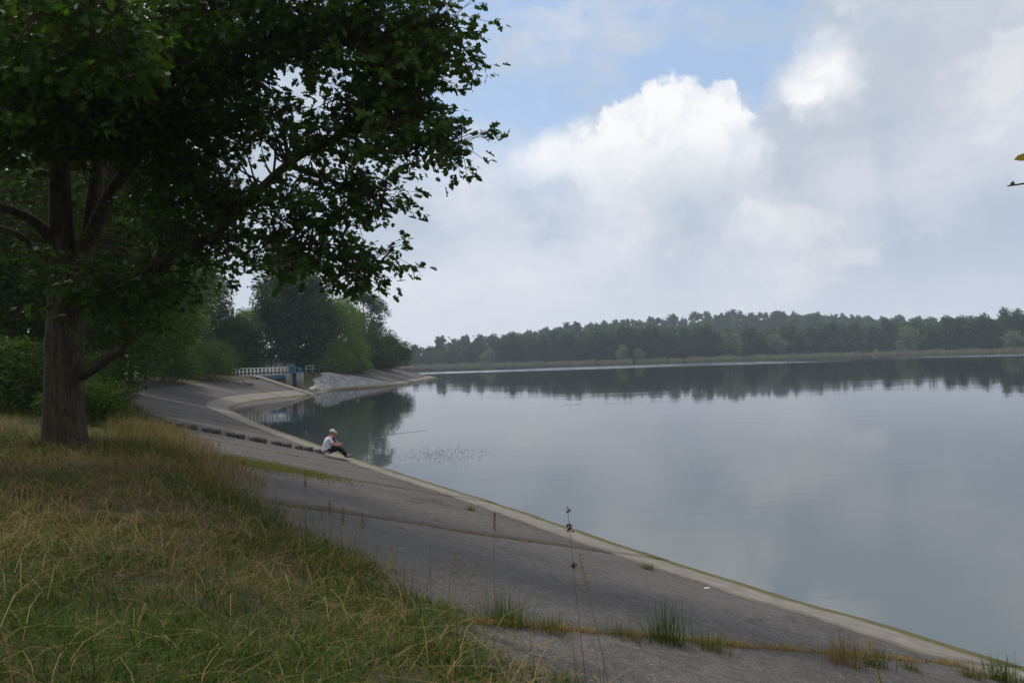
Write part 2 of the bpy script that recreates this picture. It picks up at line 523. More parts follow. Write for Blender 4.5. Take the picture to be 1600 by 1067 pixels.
# ------------------------------------------------------------------ water
def f_water(h):
    p = pos(h)
    sx = h.n('ShaderNodeSeparateXYZ'); h.put(sx.inputs[0], p)
    r1 = h.noise(h.vm('MULTIPLY', p, (0.3, 1.0, 1)), 1.3, 3, 0.5)
    r2 = h.noise(h.vm('MULTIPLY', p, (0.35, 1.0, 1)), 0.22, 3, 0.5)
    # wind lanes: long strips where the breeze roughens the water
    lane = h.noise(h.vm('MULTIPLY', p, (0.004, 0.02, 1)), 1.0, 3, 0.5)
    yy = h.m('ADD', sx.outputs[1], h.m('MULTIPLY', h.m('SUBTRACT', lane, 0.5), 60))
    strip = h.m('MULTIPLY', h.m('MULTIPLY', h.step(yy, 226, 240), h.step(yy, 292, 270)), h.step(h.noise(h.vm('MULTIPLY', p, (0.014, 0.03, 1)), 1.0, 3, 0.6), 0.36, 0.5))
    calm = h.step(h.noise(h.vm('MULTIPLY', p, (0.02, 0.06, 1)), 1.0, 3), 0.4, 0.62)
    amp = h.m('ADD', h.m('MULTIPLY_ADD', calm, 0.9, 0.25), h.m('MULTIPLY', strip, 4.5))
    b1 = h.n('ShaderNodeBump'); b1.inputs['Distance'].default_value = 0.02
    h.put(b1.inputs['Height'], r1); h.put(b1.inputs['Strength'], h.m('MULTIPLY', amp, 0.2))
    b2 = h.n('ShaderNodeBump'); b2.inputs['Distance'].default_value = 0.10
    h.put(b2.inputs['Height'], r2); h.put(b2.inputs['Strength'], h.m('MULTIPLY', amp, 0.17))
    h.t.links.new(b1.outputs[0], b2.inputs['Normal'])
    fr = h.n('ShaderNodeFresnel'); fr.inputs['IOR'].default_value = 1.333
    h.t.links.new(b2.outputs[0], fr.inputs['Normal'])
    df = h.n('ShaderNodeBsdfDiffuse')       # light scattered back from the murky water passes the surface twice
    h.put(df.inputs['Color'], h.mix(fr.outputs[0], (0.15, 0.18, 0.195), (0.0, 0.0, 0.0)))
    gl = h.n('ShaderNodeBsdfGlossy'); h.put(gl.inputs['Roughness'], h.m('MULTIPLY_ADD', strip, 0.13, 0.03))
    h.t.links.new(b2.outputs[0], gl.inputs['Normal'])
    x = h.n('ShaderNodeMixShader'); h.put(x.inputs[0], fr.outputs[0])
    h.t.links.new(df.outputs[0], x.inputs[1]); h.t.links.new(gl.outputs[0], x.inputs[2])
    return x.outputs[0]


mb = MB(); mb.add([(-700, -700, 0), (900, -700, 0), (900, 900, 0), (-700, 900, 0)], np.array([[0, 1, 2, 3]]))
link('lake_water', mb.mesh('lake_water', mat('lake_water', f_water)), kind='structure')


# ------------------------------------------------------------------ paved bank
def arc(c):
    return np.concatenate([[0], np.cumsum(np.linalg.norm(np.diff(c, axis=0), axis=1))])


class Shore:
    def __init__(s, c):
        s.c = c; s.s = arc(c)
        t = unit(np.gradient(c, axis=0)); s.nrm = np.column_stack([-t[:, 1], t[:, 0]]); s.tan = t

    def at(s, q, d=0.0):
        x = np.interp(q, s.s, s.c[:, 0]); y = np.interp(q, s.s, s.c[:, 1])
        nx = np.interp(q, s.s, s.nrm[:, 0]); ny = np.interp(q, s.s, s.nrm[:, 1])
        n = unit(np.stack([nx, ny], -1))
        return np.stack([x, y], -1) + n * np.asarray(d)[..., None]

    def near(s, x, y): return s.s[np.argmin(((s.c - (x, y)) ** 2).sum(1))]


SH = Shore(near_c); FH = Shore(far_c)
bank = link('paved_bank', None, kind='structure')
s0 = SH.near(6.1, 9.7)


def slab(sh, a, b, d0, d1, lift, ns, nd, name, material, tintfn=None, rough=0.012, wob=0.0):
    q = np.linspace(a, b, ns); e = np.linspace(0, 1, nd)
    d0 = np.broadcast_to(d0(q) if callable(d0) else d0, q.shape); d1 = np.broadcast_to(d1(q) if callable(d1) else d1, q.shape)
    Q = np.repeat(q, nd); D = (d0[:, None] + (d1 - d0)[:, None] * e).ravel()
    Q2 = Q + wob * np.sin(D * 2.1 + a) + wob * .5 * np.sin(D * 5.3)
    xy = sh.at(Q2, D)
    z = profile(D) + lift + rough * bumps(xy[:, 0] * 1.3, xy[:, 1] * 1.3)
    top = np.column_stack([xy, z]); bot = top - (0, 0, 0.1)
    n = len(top)
    i = (np.arange(ns - 1)[:, None] * nd + np.arange(nd - 1)[None]).ravel()
    f = np.stack([i, i + nd, i + nd + 1, i + 1], 1)
    rim = np.concatenate([np.arange(nd), np.arange(1, ns) * nd + nd - 1, (ns - 1) * nd + np.arange(nd - 2, -1, -1), np.arange(ns - 2, 0, -1) * nd])
    r2 = np.roll(rim, -1)
    m = MB(); m.add(np.vstack([top, bot]), [f, np.stack([rim, r2, r2 + n, rim + n], 1)], np.tile(tintfn(D) if tintfn else np.full(n, .5), 2))
    return link(name, m.mesh(name, material, False), bank)


def apron_w(q): return np.interp(q, [s0, s0 + 25, s0 + 62, s0 + 90], [1.3, 1.25, 2.2, 2.4])


JS = 6.8
joints = [s0 + JS * k for k in range(-5, 16)]
joints = [j for j in joints if j < SH.s[-1] - 3] + [SH.s[-1]]
joints[6] = s0 + 6.4; joints[7] = s0 + 13.7; joints[8] = s0 + 20.6; joints[9] = s0 + 27.4
for a, b in zip(joints[:-1], joints[1:]):
    near = a < s0 + 30
    slab(SH, a + .035, b - .035, lambda q: apron_w(q) + .02, 7.9, 0.0, 14 if near else 9, 24 if near else 12, 'asphalt_slab', M_asphalt, None, 0.012, 0.02)
for a, b in zip(joints[:-1], joints[1:]):
    slab(SH, a + .006, b - .006, -1.2, apron_w, 0.03, 12, 12, 'apron_slab', M_apron, lambda D: np.clip(D / 3, 0, 1), 0.008)
L = FH.s[-1]
fj = np.arange(0, L, 7.5)
for a, b in zip(fj[:-1], fj[1:]):
    slab(FH, a + .01, b - .01, -1.2, 1.7, 0.05, 8, 6, 'apron_slab', M_apron, lambda D: np.clip(D / 3, 0, 1), 0.008)
    if a > 14: slab(FH, a + .035, b - .035, 1.72, 8.2, 0.02, 8, 8, 'asphalt_slab', M_asphalt)
# stone pitching of the rounded corner beside the inlet
k = 34
u_ = np.linspace(-36, -19, 60); v_ = np.linspace(112.5, 136.5, 56)
UX, VY = np.meshgrid(u_, v_); cp = np.stack([UX.ravel(), VY.ravel()], 1)
hB, dB_ = land(cp)
sel = (dB_ > 0.9) & (dB_ < 8.8) & (cp[:, 0] > -30.2 + .08 * (cp[:, 1] - 113) + .35 * np.sin(cp[:, 1] * 1.9)) & (cp[:, 1] < 131 + .5 * (cp[:, 0] + 27))
i = (np.arange(55)[:, None] * 60 + np.arange(59)[None]).ravel()
q = np.stack([i, i + 1, i + 61, i + 60], 1); q = q[sel[q].all(1)]
mb = MB(); mb.add(np.column_stack([cp, hB + 0.035 + 0.03 * bumps(cp[:, 0] * 3, cp[:, 1] * 3)]), q)
link('stone_pitching', mb.mesh('stone_pitching', M_rubble), bank)
# floor of the inlet and its wing wall with a pale coping
mb = MB()
a0 = T1 + tT1 * 0.3
fl = [T1 - nT1 * 0.8 + tT1 * .3, T1 + nT1 * 10 + tT1 * .3, T2 + np.array((-9.5, 0.3)), T2 + np.array((0.6, -0.6))]
zf = [0.12, 0.62, 0.62, 0.12]
mb.add([(*p, z) for p, z in zip(fl, zf)] + [(*p, -.6) for p in fl], [np.array([[0, 3, 2, 1], [0, 1, 5, 4], [1, 2, 6, 5], [2, 3, 7, 6], [3, 0, 4, 7]])])
link('inlet_floor', mb.mesh('inlet_floor', M_apron), bank)
e = np.linspace(-1.0, 9.6, 14)


def wallstrip(o0, o1, up, dn):
    A = T1 + np.outer(e, nT1) + tT1 * o0; B = T1 + np.outer(e, nT1) + tT1 * o1
    z = profile(e)
    v = np.vstack([np.column_stack([A, z + up]), np.column_stack([B, z + up]), np.column_stack([A, z + dn]), np.column_stack([B, z + dn])])
    n = 14; j = np.arange(n - 1)
    f = [np.stack([j, j + 1, j + n + 1, j + n], 1), np.stack([j, j + 2 * n, j + 2 * n + 1, j + 1], 1), np.stack([j + n, j + n + 1, j + 3 * n + 1, j + 3 * n], 1),
         np.array([[0, n, 3 * n, 2 * n], [n - 1, 3 * n - 1, 4 * n - 1, 2 * n - 1]])]
    return v, f


wall = link('wing_wall', None, label='concrete wing wall sloping down beside the inlet, below the footbridge', cat='wall')
mb = MB(); mb.add(*wallstrip(0.02, 0.5, 0.02, -2.4)); link('wall_body', mb.mesh('wall_body', M_conc), wall)
mb = MB(); mb.add(*wallstrip(-0.45, 0.6, 0.16, 0.025), 0.6); link('coping', mb.mesh('coping', M_apron), wall)

# ------------------------------------------------------------------ intake tower and footbridge
tx, ty = PZ(461, 608.5, 0.55)[:2]
tw = link('intake_tower', None, label='grey concrete intake tower with blue sluice gear at the bridge end', cat='tower')
tw.location = (tx, ty, 0.4)


def part(name, shapes, m, parent, smooth=False):
    b = MB()
    for sh in shapes: b.add(*sh)
    return link(name, b.mesh(name, m, smooth), parent)


part('column', [box((-0.62, 0, 1.22), (0.86, 1.5, 2.44))], M_conc, tw)
part('column', [box((0.72, 0, 1.22), (0.62, 1.5, 2.44))], M_conc, tw)
part('back_wall', [box((0.1, 0.55, 1.2), (0.56, 0.35, 2.4))], M_conc, tw)
part('abutment_wall', [box((-1.72, 0.3, 1.0), (1.3, 0.9, 2.0))], M_conc, tw)
gate = part('sluice_gate', [box((0.1, 0.12, 0.7), (0.5, 0.1, 1.4))], M_blue, tw)
part('gate_stem', [box((0.12, -0.2, 1.5), (0.2, 0.14, 2.9))], M_blue, gate)
part('platform', [box((0.05, 0, 2.5), (2.1, 1.6, 0.1))], M_blue, tw)
hz_ = part('hoist_frame', [box((-0.55, 0, 2.85), (0.14, 0.7, 0.6)), box((0.75, 0, 2.8), (0.14, 0.7, 0.5)), box((0.1, 0, 3.08), (1.5, 0.5, 0.14))], M_blue, tw)
part('gear_box', [box((-0.3, -0.05, 3.3), (0.62, 0.5, 0.34)), tube([(-.3, -.05, 3.45), (-.3, -.05, 3.62)], 0.12, 10)], M_blue, tw)
th = np.linspace(0, 2 * math.pi, 17)
part('hand_wheel', [tube(np.column_stack([-.3 + .26 * np.cos(th), np.full(17, -.36), 3.2 + .26 * np.sin(th)]), 0.025, 6, False),
                    box((-.3, -.36, 3.2), (.5, .03, .03)), box((-.3, -.36, 3.2), (.03, .03, .5))], M_blue, tw)

br = link('footbridge', None, label='footbridge with white lattice railing and blue beams leading to the tower', cat='footbridge')
deckz = 2.52
bx1 = tx - 1.05; bx0 = PY(362, 580, ty)[0]
br.location = (bx1, ty, deckz)
LB = bx1 - bx0
part('deck', [box((-LB / 2, 0, 0.06), (LB, 1.3, 0.1))], M_conc, br)
for sy in (-.58, .58):
    part('beam', [box((-2.3, sy, -0.17), (4.6, 0.12, 0.36)), box((-2.3, sy, -.34), (4.6, .24, .03)), box((-2.3, sy, -.004), (4.6, .24, .03))], M_blue, br)
for sy in (-.6, .6):
    rl = 0.0
    for zz in (0.16, 0.62, 1.1):
        part('rail', [box((-LB / 2, sy, zz + .03), (LB, 0.06, 0.07 if zz > 1 else .055))], M_white, br)
    for kx in np.arange(0.05, LB, 0.52):
        part('post', [box((-kx, sy, 0.6), (0.075, 0.05, 1.0))], M_white, br)
part('bearing_block', [box((-5.2, 0, -0.5), (1.3, 1.7, 0.9))], M_conc, br)

fn = link('crest_railing', None, label='thin white railing on the grassy crest right of the intake tower', cat='railing')
fp = []
for px, y0 in ((478, 118), (488, 121), (499, 124), (511, 127), (524, 130)):
    for y in np.arange(y0, y0 + 26, .5):
        x = PY(px, 570, y)[0]
        if land(np.array([[x, y]]))[1][0] > 9.3: break
    fp.append(np.array([x, y, ground_z(x, y) + 1.1]))
for p in fp:
    part('post', [box((p[0], p[1], p[2] - .55), (.08, .08, 1.1))], M_white, fn)
part('rail', [tube(fp, 0.045, 6)], M_white, fn)
part('rail', [tube([p - (0, 0, .5) for p in fp], 0.035, 6)], M_white, fn)

# stone steps down the slope beside the anglers
M_step = mat('dark_stone', lambda h: pbsdf(h, ramp(h, h.noise(pos(h), 6, 7, .7), [(.35, (.03, .026, .022)), (.6, (.075, .068, .06)), (.75, (.16, .15, .13))]), .95, h.noise(pos(h), 25, 5), .5, .02))
stair_s = SH.near(-7.0, 32.3)
st = link('slope_steps', None, label='row of dark stone steps down the slope to the anglers', cat='steps')
for i, d in enumerate(np.arange(1.5, 8.6, 0.43) + .05 * np.sin(np.arange(17) * 2.9)):
    c = SH.at(stair_s + .1 * math.sin(i * 1.7), np.array(d)); n = SH.at(stair_s, np.array(1.)) - SH.at(stair_s, np.array(0.))
    m = part('step', [box((0, 0, 0), (0.27 + .05 * math.sin(i * 2.3), 0.6 + .1 * math.sin(i * 4.1), 0.22))], M_step, st)
    m.location = (c[0], c[1], profile(d) + 0.02 + .02 * math.sin(i * 3.1)); m.rotation_euler = (.03 * math.sin(i), .05 * math.sin(i * 1.3), math.atan2(n[1], n[0]) + .06 * math.sin(i * 2))


# ------------------------------------------------------------------ foliage helpers
def rand_rot(n, tilt=1.0):
    """random frames: two in-plane axes for n leaves whose normals lean upward"""
    nrm = rng.normal(size=(n, 3)); nrm[:, 2] = np.abs(nrm[:, 2]) + tilt
    nrm = unit(nrm)
    a = unit(np.cross(nrm, rng.normal(size=(n, 3))))
    return a, np.cross(nrm, a), nrm


OAK = np.array([(0, 0), (.31, .12), (.15, .30), (.50, .45), (.22, .57), (.27, .82), (0, 1.02), (-.27, .80), (-.22, .57), (-.50, .42), (-.15, .30), (-.31, .14)])
RHOMB = np.array([(0, 0), (.36, .45), (0, 1.0), (-.36, .5)])


def leaves(mbd, centers, size, shape, tints, tilt=0.7, droop=0.25, frames=None):
    n = len(centers); k = len(shape)
    a, b, nr = frames if frames is not None else rand_rot(n, tilt)
    b = b.copy(); b[:, 2] -= droop; b = unit(b)
    size = np.broadcast_to(size, (n,))
    s = shape[None] * size[:, None, None]
    v = centers[:, None] + s[..., 0:1] * a[:, None] + s[..., 1:2] * b[:, None] + (np.abs(s[..., 0:1]) * 0.35) * nr[:, None]
    f = np.arange(n * k).reshape(n, k)
    mbd.add(v.reshape(-1, 3), f, np.repeat(tints, k))


def branch_mesh(mbd, pts, r0, r1, n=7, k=5):
    p = smooth_path(pts, k); m = len(p)
    mbd.add(*tube(p, r0 + (r1 - r0) * np.linspace(0, 1, m) ** 0.8, n))
    return p


def tree(name, label, base, height, width, crown_lo, nl, leafn, lsize, material, cat='tree', group=None, lean=(0, 0), lobe=0.3, shape='oval', trunk_r=None, seed=None):
    """a tree thing: trunk with limbs + crown of leaf faces gathered in clumps"""
    global rng
    if seed is not None: rng = np.random.default_rng(seed)
    t = link(name, None, label=label, cat=cat, group=group)
    t.location = base
    h = height; cr = (h - crown_lo)
    lob = []
    for i in range(nl):
        z = rng.uniform(0, 1)
        if shape == 'oval': prof = math.sqrt(max(0.05, 1 - (2 * z - 0.85) ** 2 / 1.35))
        elif shape == 'cone': prof = (1 - z) ** 0.75 + 0.12
        elif shape == 'column': prof = min(1, 2.2 * (1 - z) + .15) * min(1, z * 3 + .5)
        else: prof = math.sqrt(max(0.04, 1 - z ** 2))
        r = width / 2 * prof * math.sqrt(rng.uniform(0.15, 1)) * (1 - lobe * .5)
        an = rng.uniform(0, 2 * math.pi)
        lob.append((r * math.cos(an) + lean[0] * z, r * math.sin(an) + lean[1] * z, crown_lo + cr * (0.06 + 0.88 * z), width * lobe * rng.uniform(.55, 1.1) * (.6 + .4 * prof)))
    lob = np.array(lob)
    w = lob[:, 3] ** 2; w /= w.sum()
    idx = rng.choice(nl, leafn, p=w)
    dirs = unit(rng.normal(size=(leafn, 3)) + (0, 0, .25))
    rad = lob[idx, 3] * rng.uniform(0.35, 1.05, leafn) ** 0.6
    c = lob[idx, :3] + dirs * rad[:, None] * (1, 1, .72)
    c += rng.normal(size=c.shape) * lsize * .6
    c = c[c[:, 2] > max(0.1, crown_lo * .7)]
    n = len(c)
    lt = rng.uniform(.2, .8, nl)[idx][:n]
    tn = np.clip(0.5 * lt + 0.5 * rng.uniform(0, 1, n), 0, 1)
    a, b, nr = rand_rot(n, .5)
    m = MB(); leaves(m, c, lsize * rng.uniform(.6, 1.35, n), RHOMB, tn, frames=(a, b, nr))
    link('crown', m.mesh('crown', material), t)
    m = MB(); r = trunk_r or h * 0.017
    top = np.array([lean[0] * .8, lean[1] * .8, h * .86])
    p = branch_mesh(m, [(0, 0, -.3), (0.02 * h, 0, h * .25), (top[0] * .5, top[1] * .5, h * .55), top], r, r * .2)
    for l in lob[rng.choice(nl, min(nl, 9), replace=False)]:
        zz = max(.15 * h, l[2] * .62); s = np.array([np.interp(zz, p[:, 2], p[:, 0]), np.interp(zz, p[:, 2], p[:, 1]), zz])
        branch_mesh(m, [s, (s + l[:3]) / 2 + (0, 0, -.03 * h), l[:3]], r * .38, r * .08, 5, 4)
    link('trunk', m.mesh('trunk', M_bark, True), t)
    return t


def on_ground(px, py, z=2.9):
    p = PZ(px, py, z); return (p[0], p[1], ground_z(p[0], p[1]) - .05)


def base_at(px, y):
    x = PY(px, 560, y)[0]
    while land(np.array([[x, y]]))[1][0] < 9.8: x -= .4        # trees root behind the paved slope
    return (x, y, ground_z(x, y) - .05)


def hgt(b, py, px=None):      # height of a tree at base b whose top shows at picture row py
    for z in np.arange(1, 60, .1):
        d = np.array([b[0], b[1], b[2] + z - EYE]); v = 533.5 - FPX * (d @ c_u) / (d @ c_f)
        if v < py: return z
    return 20.


# ------------------------------------------------------------------ the big oak on the left
oak = link('oak_tree', None, label='large oak with a stout bare trunk overhanging the grass on the left', cat='tree')
ob = PZ(101, 688, 2.72); OY = ob[1]
wood = MB()
Q = lambda *a: [PY(px, py, y) for px, py, y in a]
S = []            # skeleton sample points


def limb(pts, r0, r1, n=10):
    p = branch_mesh(wood, pts, r0, r1, n, 6); S.append(p); return p


pxm = OY / FPX
tr = smooth_path(Q((101, 700, OY), (101, 670, OY), (100, 620, OY), (101, 540, OY), (106, 470, OY), (112, 425, OY)), 8)
rr = np.interp(np.linspace(0, 1, len(tr)), [0, .08, .22, .5, .8, 1], np.array([43, 34, 30, 27, 26, 20]) * pxm)
v, f = tube(tr, rr, 28)
an = np.arctan2(v[:, 1] - OY, v[:, 0] - ob[0]); cc = np.repeat(tr, 28, 0)
v = np.vstack([cc + (v[:len(cc)] - cc) * (1 + .05 * np.sin(5 * an[:len(cc)] + 1) + .03 * np.sin(11 * an[:len(cc)]))[:, None], v[len(cc):]])
wood.add(v, f); S.append(tr)
limb(Q((100, 530, OY), (99, 450, OY), (97, 380, OY), (93, 290, OY - .2), (95, 190, OY - .5), (112, 60, OY - .8), (125, -130, OY - .8), (120, -380, OY - .4)), 26 * pxm, 5 * pxm, 16)
limb(Q((104, 540, OY), (112, 480, OY), (122, 440, OY), (138, 370, OY + .1), (150, 290, OY), (156, 200, OY - .1), (172, 60, OY), (215, -120, OY + .3), (250, -330, OY + .6)), 21 * pxm, 4 * pxm, 14)
limb(Q((140, 375, OY), (172, 305, OY - .3), (212, 250, OY - .8), (280, 175, OY - 1.5), (390, 110, OY - 2.4), (520, 70, OY - 3.2), (650, 85, OY - 3.8)), 13 * pxm, 2 * pxm)
limb(Q((118, 480, OY), (190, 455, OY - .5), (265, 405, OY - 1.2), (330, 368, OY - 1.8), (390, 312, OY - 2.4), (470, 243, OY - 3.0), (580, 200, OY - 3.6), (678, 223, OY - 4.2)), 14 * pxm, 2 * pxm)
limb(Q((330, 368, OY - 1.8), (410, 372, OY - 2.3), (500, 395, OY - 2.9), (580, 425, OY - 3.5)), 5 * pxm, 1.2 * pxm, 7)
limb(Q((450, 258, OY - 2.8), (530, 288, OY - 3.2), (610, 322, OY - 3.7)), 4.5 * pxm, 1.2 * pxm, 7)
limb(Q((212, 250, OY - .8), (300, 60, OY - 1.8), (420, -60, OY - 2.8), (560, -120, OY - 3.6)), 8 * pxm, 2 * pxm)
limb(Q((88, 385, OY), (60, 352, OY - .4), (15, 328, OY - 1.0), (-120, 290, OY - 2.2), (-260, 180, OY - 3)), 11 * pxm, 3 * pxm)
limb(Q((92, 425, OY), (50, 385, OY - .2), (0, 355, OY - .4), (-140, 330, OY)), 9 * pxm, 2 * pxm)
limb(Q((95, 190, OY - .5), (60, 90, OY - 2), (80, 0, OY - 4), (160, -80, OY - 6)), 11 * pxm, 3 * pxm)
limb(Q((95, 250, OY - .3), (0, 130, OY - 1), (-160, 0, OY - 2), (-350, -120, OY - 2.5)), 11 * pxm, 3 * pxm)
limb(Q((150, 290, OY), (210, 160, OY + 1.5), (290, 50, OY + 3.4), (330, -100, OY + 5)), 10 * pxm, 3 * pxm)
limb(Q((128, 584, OY), (150, 572, OY - .2), (172, 556, OY - .4), (194, 545, OY - .55)), 11 * pxm, 7 * pxm, 9)
# crown: (px, py, rx, ry, depth, depth radius, clusters)
LOBES = [(560, 40, 150, 75, -3.3, .9, 150), (650, 95, 68, 55, -3.8, .6, 62), (600, 165, 100, 55, -3.6, .7, 95), (655, 222, 60, 24, -4.2, .4, 34),
         (712, 226, 24, 11, -4.4, .2, 9), (700, 80, 26, 28, -3.9, .3, 12), (450, 45, 120, 70, -2.8, 1., 120), (425, 195, 40, 38, -2.6, .6, 30), (520, 225, 70, 28, -3.2, .5, 36),
         (530, 290, 66, 22, -3.3, .5, 26), (580, 318, 38, 22, -3.7, .3, 16), (440, 330, 55, 32, -2.6, .6, 34), (520, 352, 50, 24, -3., .4, 20), (500, 405, 75, 26, -2.9, .5, 36),
         (548, 426, 46, 20, -3.5, .35, 19), (588, 398, 18, 14, -3.6, .2, 6), (410, 400, 30, 20, -2.4, .4, 12), (690, 20, 36, 30, -3.9, .4, 16),
         (340, 60, 110, 90, -2.2, 1.3, 130), (330, 180, 75, 60, -1.9, 1.1, 85), (200, 80, 130, 110, -2.5, 2., 170), (60, 70, 130, 110, -3., 2.2, 170), (60, 190, 120, 60, -2.2, 1.6, 95),
         (210, 200, 90, 50, -1.6, 1.2, 75), (300, 280, 75, 45, -1.6, 1., 55), (350, 330, 45, 35, -1.9, .8, 28), (255, 330, 60, 35, -1., .9, 26), (180, 440, 55, 32, -1.3, .6, 16), (250, 455, 50, 28, -1.4, .6, 14),
         (-120, 180, 130, 130, -2.2, 2., 110), (-60, -80, 200, 110, -2., 2.5, 130), (200, -120, 220, 110, -1., 2.8, 150), (480, -110, 180, 90, -3., 1.5, 90), (100, -330, 240, 130, 0, 3, 110),
         (120, 40, 150, 90, -6.0, 1.0, 70), (300, -30, 130, 60, 2.5, 2., 60), (-320, -60, 170, 170, -2, 2.4, 80), (330, -300, 170, 110, -1, 2.4, 60), (220, 150, 120, 80, 2.2, 1.5, 60), (60, 290, 130, 75, 3.0, 1.4, 75), (250, 310, 110, 65, 2.6, 1.3, 75), (140, 190, 150, 70, 4.2, 1.5, 75), (330, 395, 60, 35, -1.2, .7, 24), (150, 400, 110, 50, 2.2, 1.0, 45), (128, 462, 55, 30, -1.3, .4, 15), (205, 495, 60, 30, -1.0, .5, 15), (60, 420, 45, 28, -1.2, .4, 9)]
SK = np.vstack(S)
cl = []
for px, py, rx, ry, dy, dr, n in LOBES:
    for _ in range(int(n * .68) if px > 380 and py > -50 else n):
        v = unit(rng.normal(size=3)) * rng.uniform(.15, 1) ** .5
        cl.append(PY(px + v[0] * rx, py + v[1] * ry, OY + dy + v[2] * dr))
cl = np.array(cl)
twig = MB(); LC = []; LB_ = []
for c in cl:
    d2 = ((SK - c) ** 2).sum(1) + np.where(SK[:, 2] > c[2] + .4, .6, 0)
    j = SK[np.argmin(d2)]
    if np.linalg.norm(c - j) < 4.5:
        mid = (c + j) / 2 + rng.normal(size=3) * .12 + (0, 0, .1)
        pth = smooth_path([j, mid, c], 4); twig.add(*tube(pth, np.linspace(.022, .006, len(pth)), 4, False))
    for s in range(3):
        e_ = c + rng.normal(size=3) * (.27, .27, .18); twig.add(*tube([c, (c + e_) / 2 + (0, 0, .03), e_], [.006, .005, .003], 3, False))
        k_ = rng.integers(6, 10)
        u = unit(e_ - c)
        LC.append(e_ + rng.normal(size=(k_, 3)) * (.085, .085, .06)); LB_.append(unit(u + rng.normal(size=(k_, 3)) * .75))
LC = np.vstack(LC); LB_ = np.vstack(LB_)
nL = len(LC)
nr = rng.normal(size=(nL, 3)) * .65 + (0, 0, 1.0); nr = unit(nr)
bb = LB_ - (LB_ * nr).sum(1)[:, None] * nr; bb[:, 2] -= .25; bb = unit(bb); aa = np.cross(bb, nr)
ls = rng.uniform(.075, .155, nL); lt = np.clip(rng.normal(.45, .22, nL), 0, 1)
link('limbs', wood.mesh('limbs', M_bark, True), oak)
link('twigs', twig.mesh('twigs', M_bark, True), oak)
# the leaves that show largest are pieces of their own
dcam = LC - (0, 0, EYE); dep = dcam @ c_f
ux = 800 + FPX * (dcam @ c_r) / dep; uy = 533.5 - FPX * (dcam @ c_u) / dep
infr = (dep > 1) & (ux > 5) & (ux < 1590) & (uy > 5) & (uy < 1060)
face = np.abs((nr * unit(dcam)).sum(1))
score = np.where(infr, ls / dep * np.sqrt(face + .15), 0) * np.where(ux > 380, 1.25, 1)
big = np.zeros(nL, bool); big[np.argsort(-score)[:300]] = True
foliage = MB(); keep = ~big
leaves(foliage, LC[keep], ls[keep], OAK, lt[keep], droop=0, frames=(aa[keep], bb[keep], nr[keep]))
link('foliage', foliage.mesh('foliage', M_oak), oak, kind='stuff')
lm = []
for tv in (.2, .35, .5, .65, .85):
    m = MB(); leaves(m, np.zeros((1, 3)), 1.0, OAK, np.array([tv]), droop=0, frames=(np.array([[1., 0, 0]]), np.array([[0, 1., 0]]), np.array([[0, 0, 1.]])))
    lm.append(m.mesh('leaf', M_oak))
for j in np.where(big)[0]:
    o = link('leaf', lm[min(4, int(lt[j] * 5))], oak)
    a, b, n_, c, s = aa[j], bb[j], nr[j], LC[j], ls[j]
    o.matrix_local = Matrix([[a[0] * s, b[0] * s, n_[0] * s, c[0]], [a[1] * s, b[1] * s, n_[1] * s, c[1]], [a[2] * s, b[2] * s, n_[2] * s, c[2]], [0, 0, 0, 1]])

# ------------------------------------------------------------------ trees and shrubs on the left bank
def bank_tree(label, px, y, top, w, lo, nl, n, ls_, m, shape='oval', name='bank_tree', seed=1, lobe=.28, **k):
    b = base_at(px, y); h = hgt((b[0], b[1], b[2]), top)
    return tree(name, label, b, h, w, lo, nl, n, ls_, m, seed=seed, shape=shape, lobe=lobe, **k)


bank_tree('dense leafy tree right of the oak trunk, its foliage reaching down to the paving', 222, 41, 300, 6.4, .7, 46, 26000, .17, M_wood, seed=21)
bank_tree('shady tree directly behind the oak trunk', 175, 33, 230, 8.0, .8, 44, 16000, .21, M_wood, seed=22)
bank_tree('tall leafy tree seen between the oak stems', 150, 52, 120, 13, 2.0, 50, 15000, .29, M_wood, seed=23)
bank_tree('dark tree at the left picture edge behind the oak', 10, 31, 200, 9.0, .6, 44, 17000, .2, M_wood, seed=24)
bank_tree('tall dark tree filling the gap right of the oak stems', 205, 60, 240, 13.5, 1.0, 56, 18000, .29, M_wood, seed=25)
bank_tree('tree with drooping edge beside the sky gap above the bridge', 252, 79, 318, 17, .5, 90, 34000, .29, M_wood, seed=26, lobe=.2)
bank_tree('slim bushy tree at the left end of the footbridge', 350, 112, 470, 6.0, .2, 36, 13000, .2, M_light, seed=27)
bank_tree('broad dark tree far left among the bank trees', -120, 40, 150, 13, .6, 60, 22000, .28, M_wood, seed=28)
bank_tree('low dark bush under the oak beside the slope', 188, 26, 562, 3.3, .05, 34, 16000, .10, M_wood, 'dome', 'bank_bush', 29)
bank_tree('low bush at the left edge behind the oak trunk', 25, 24, 545, 4.5, .05, 34, 17000, .10, M_wood, 'dome', 'bank_bush', 30)
bank_tree('dark undergrowth bush in front of the dense leafy tree', 232, 35, 560, 3.6, .05, 34, 14000, .12, M_wood, 'dome', 'bank_bush', 36)
bank_tree('small hazel bush just right of the oak trunk', 172, 21, 600, 2.2, .05, 26, 9000, .08, M_wood, 'dome', 'bank_bush', 37)
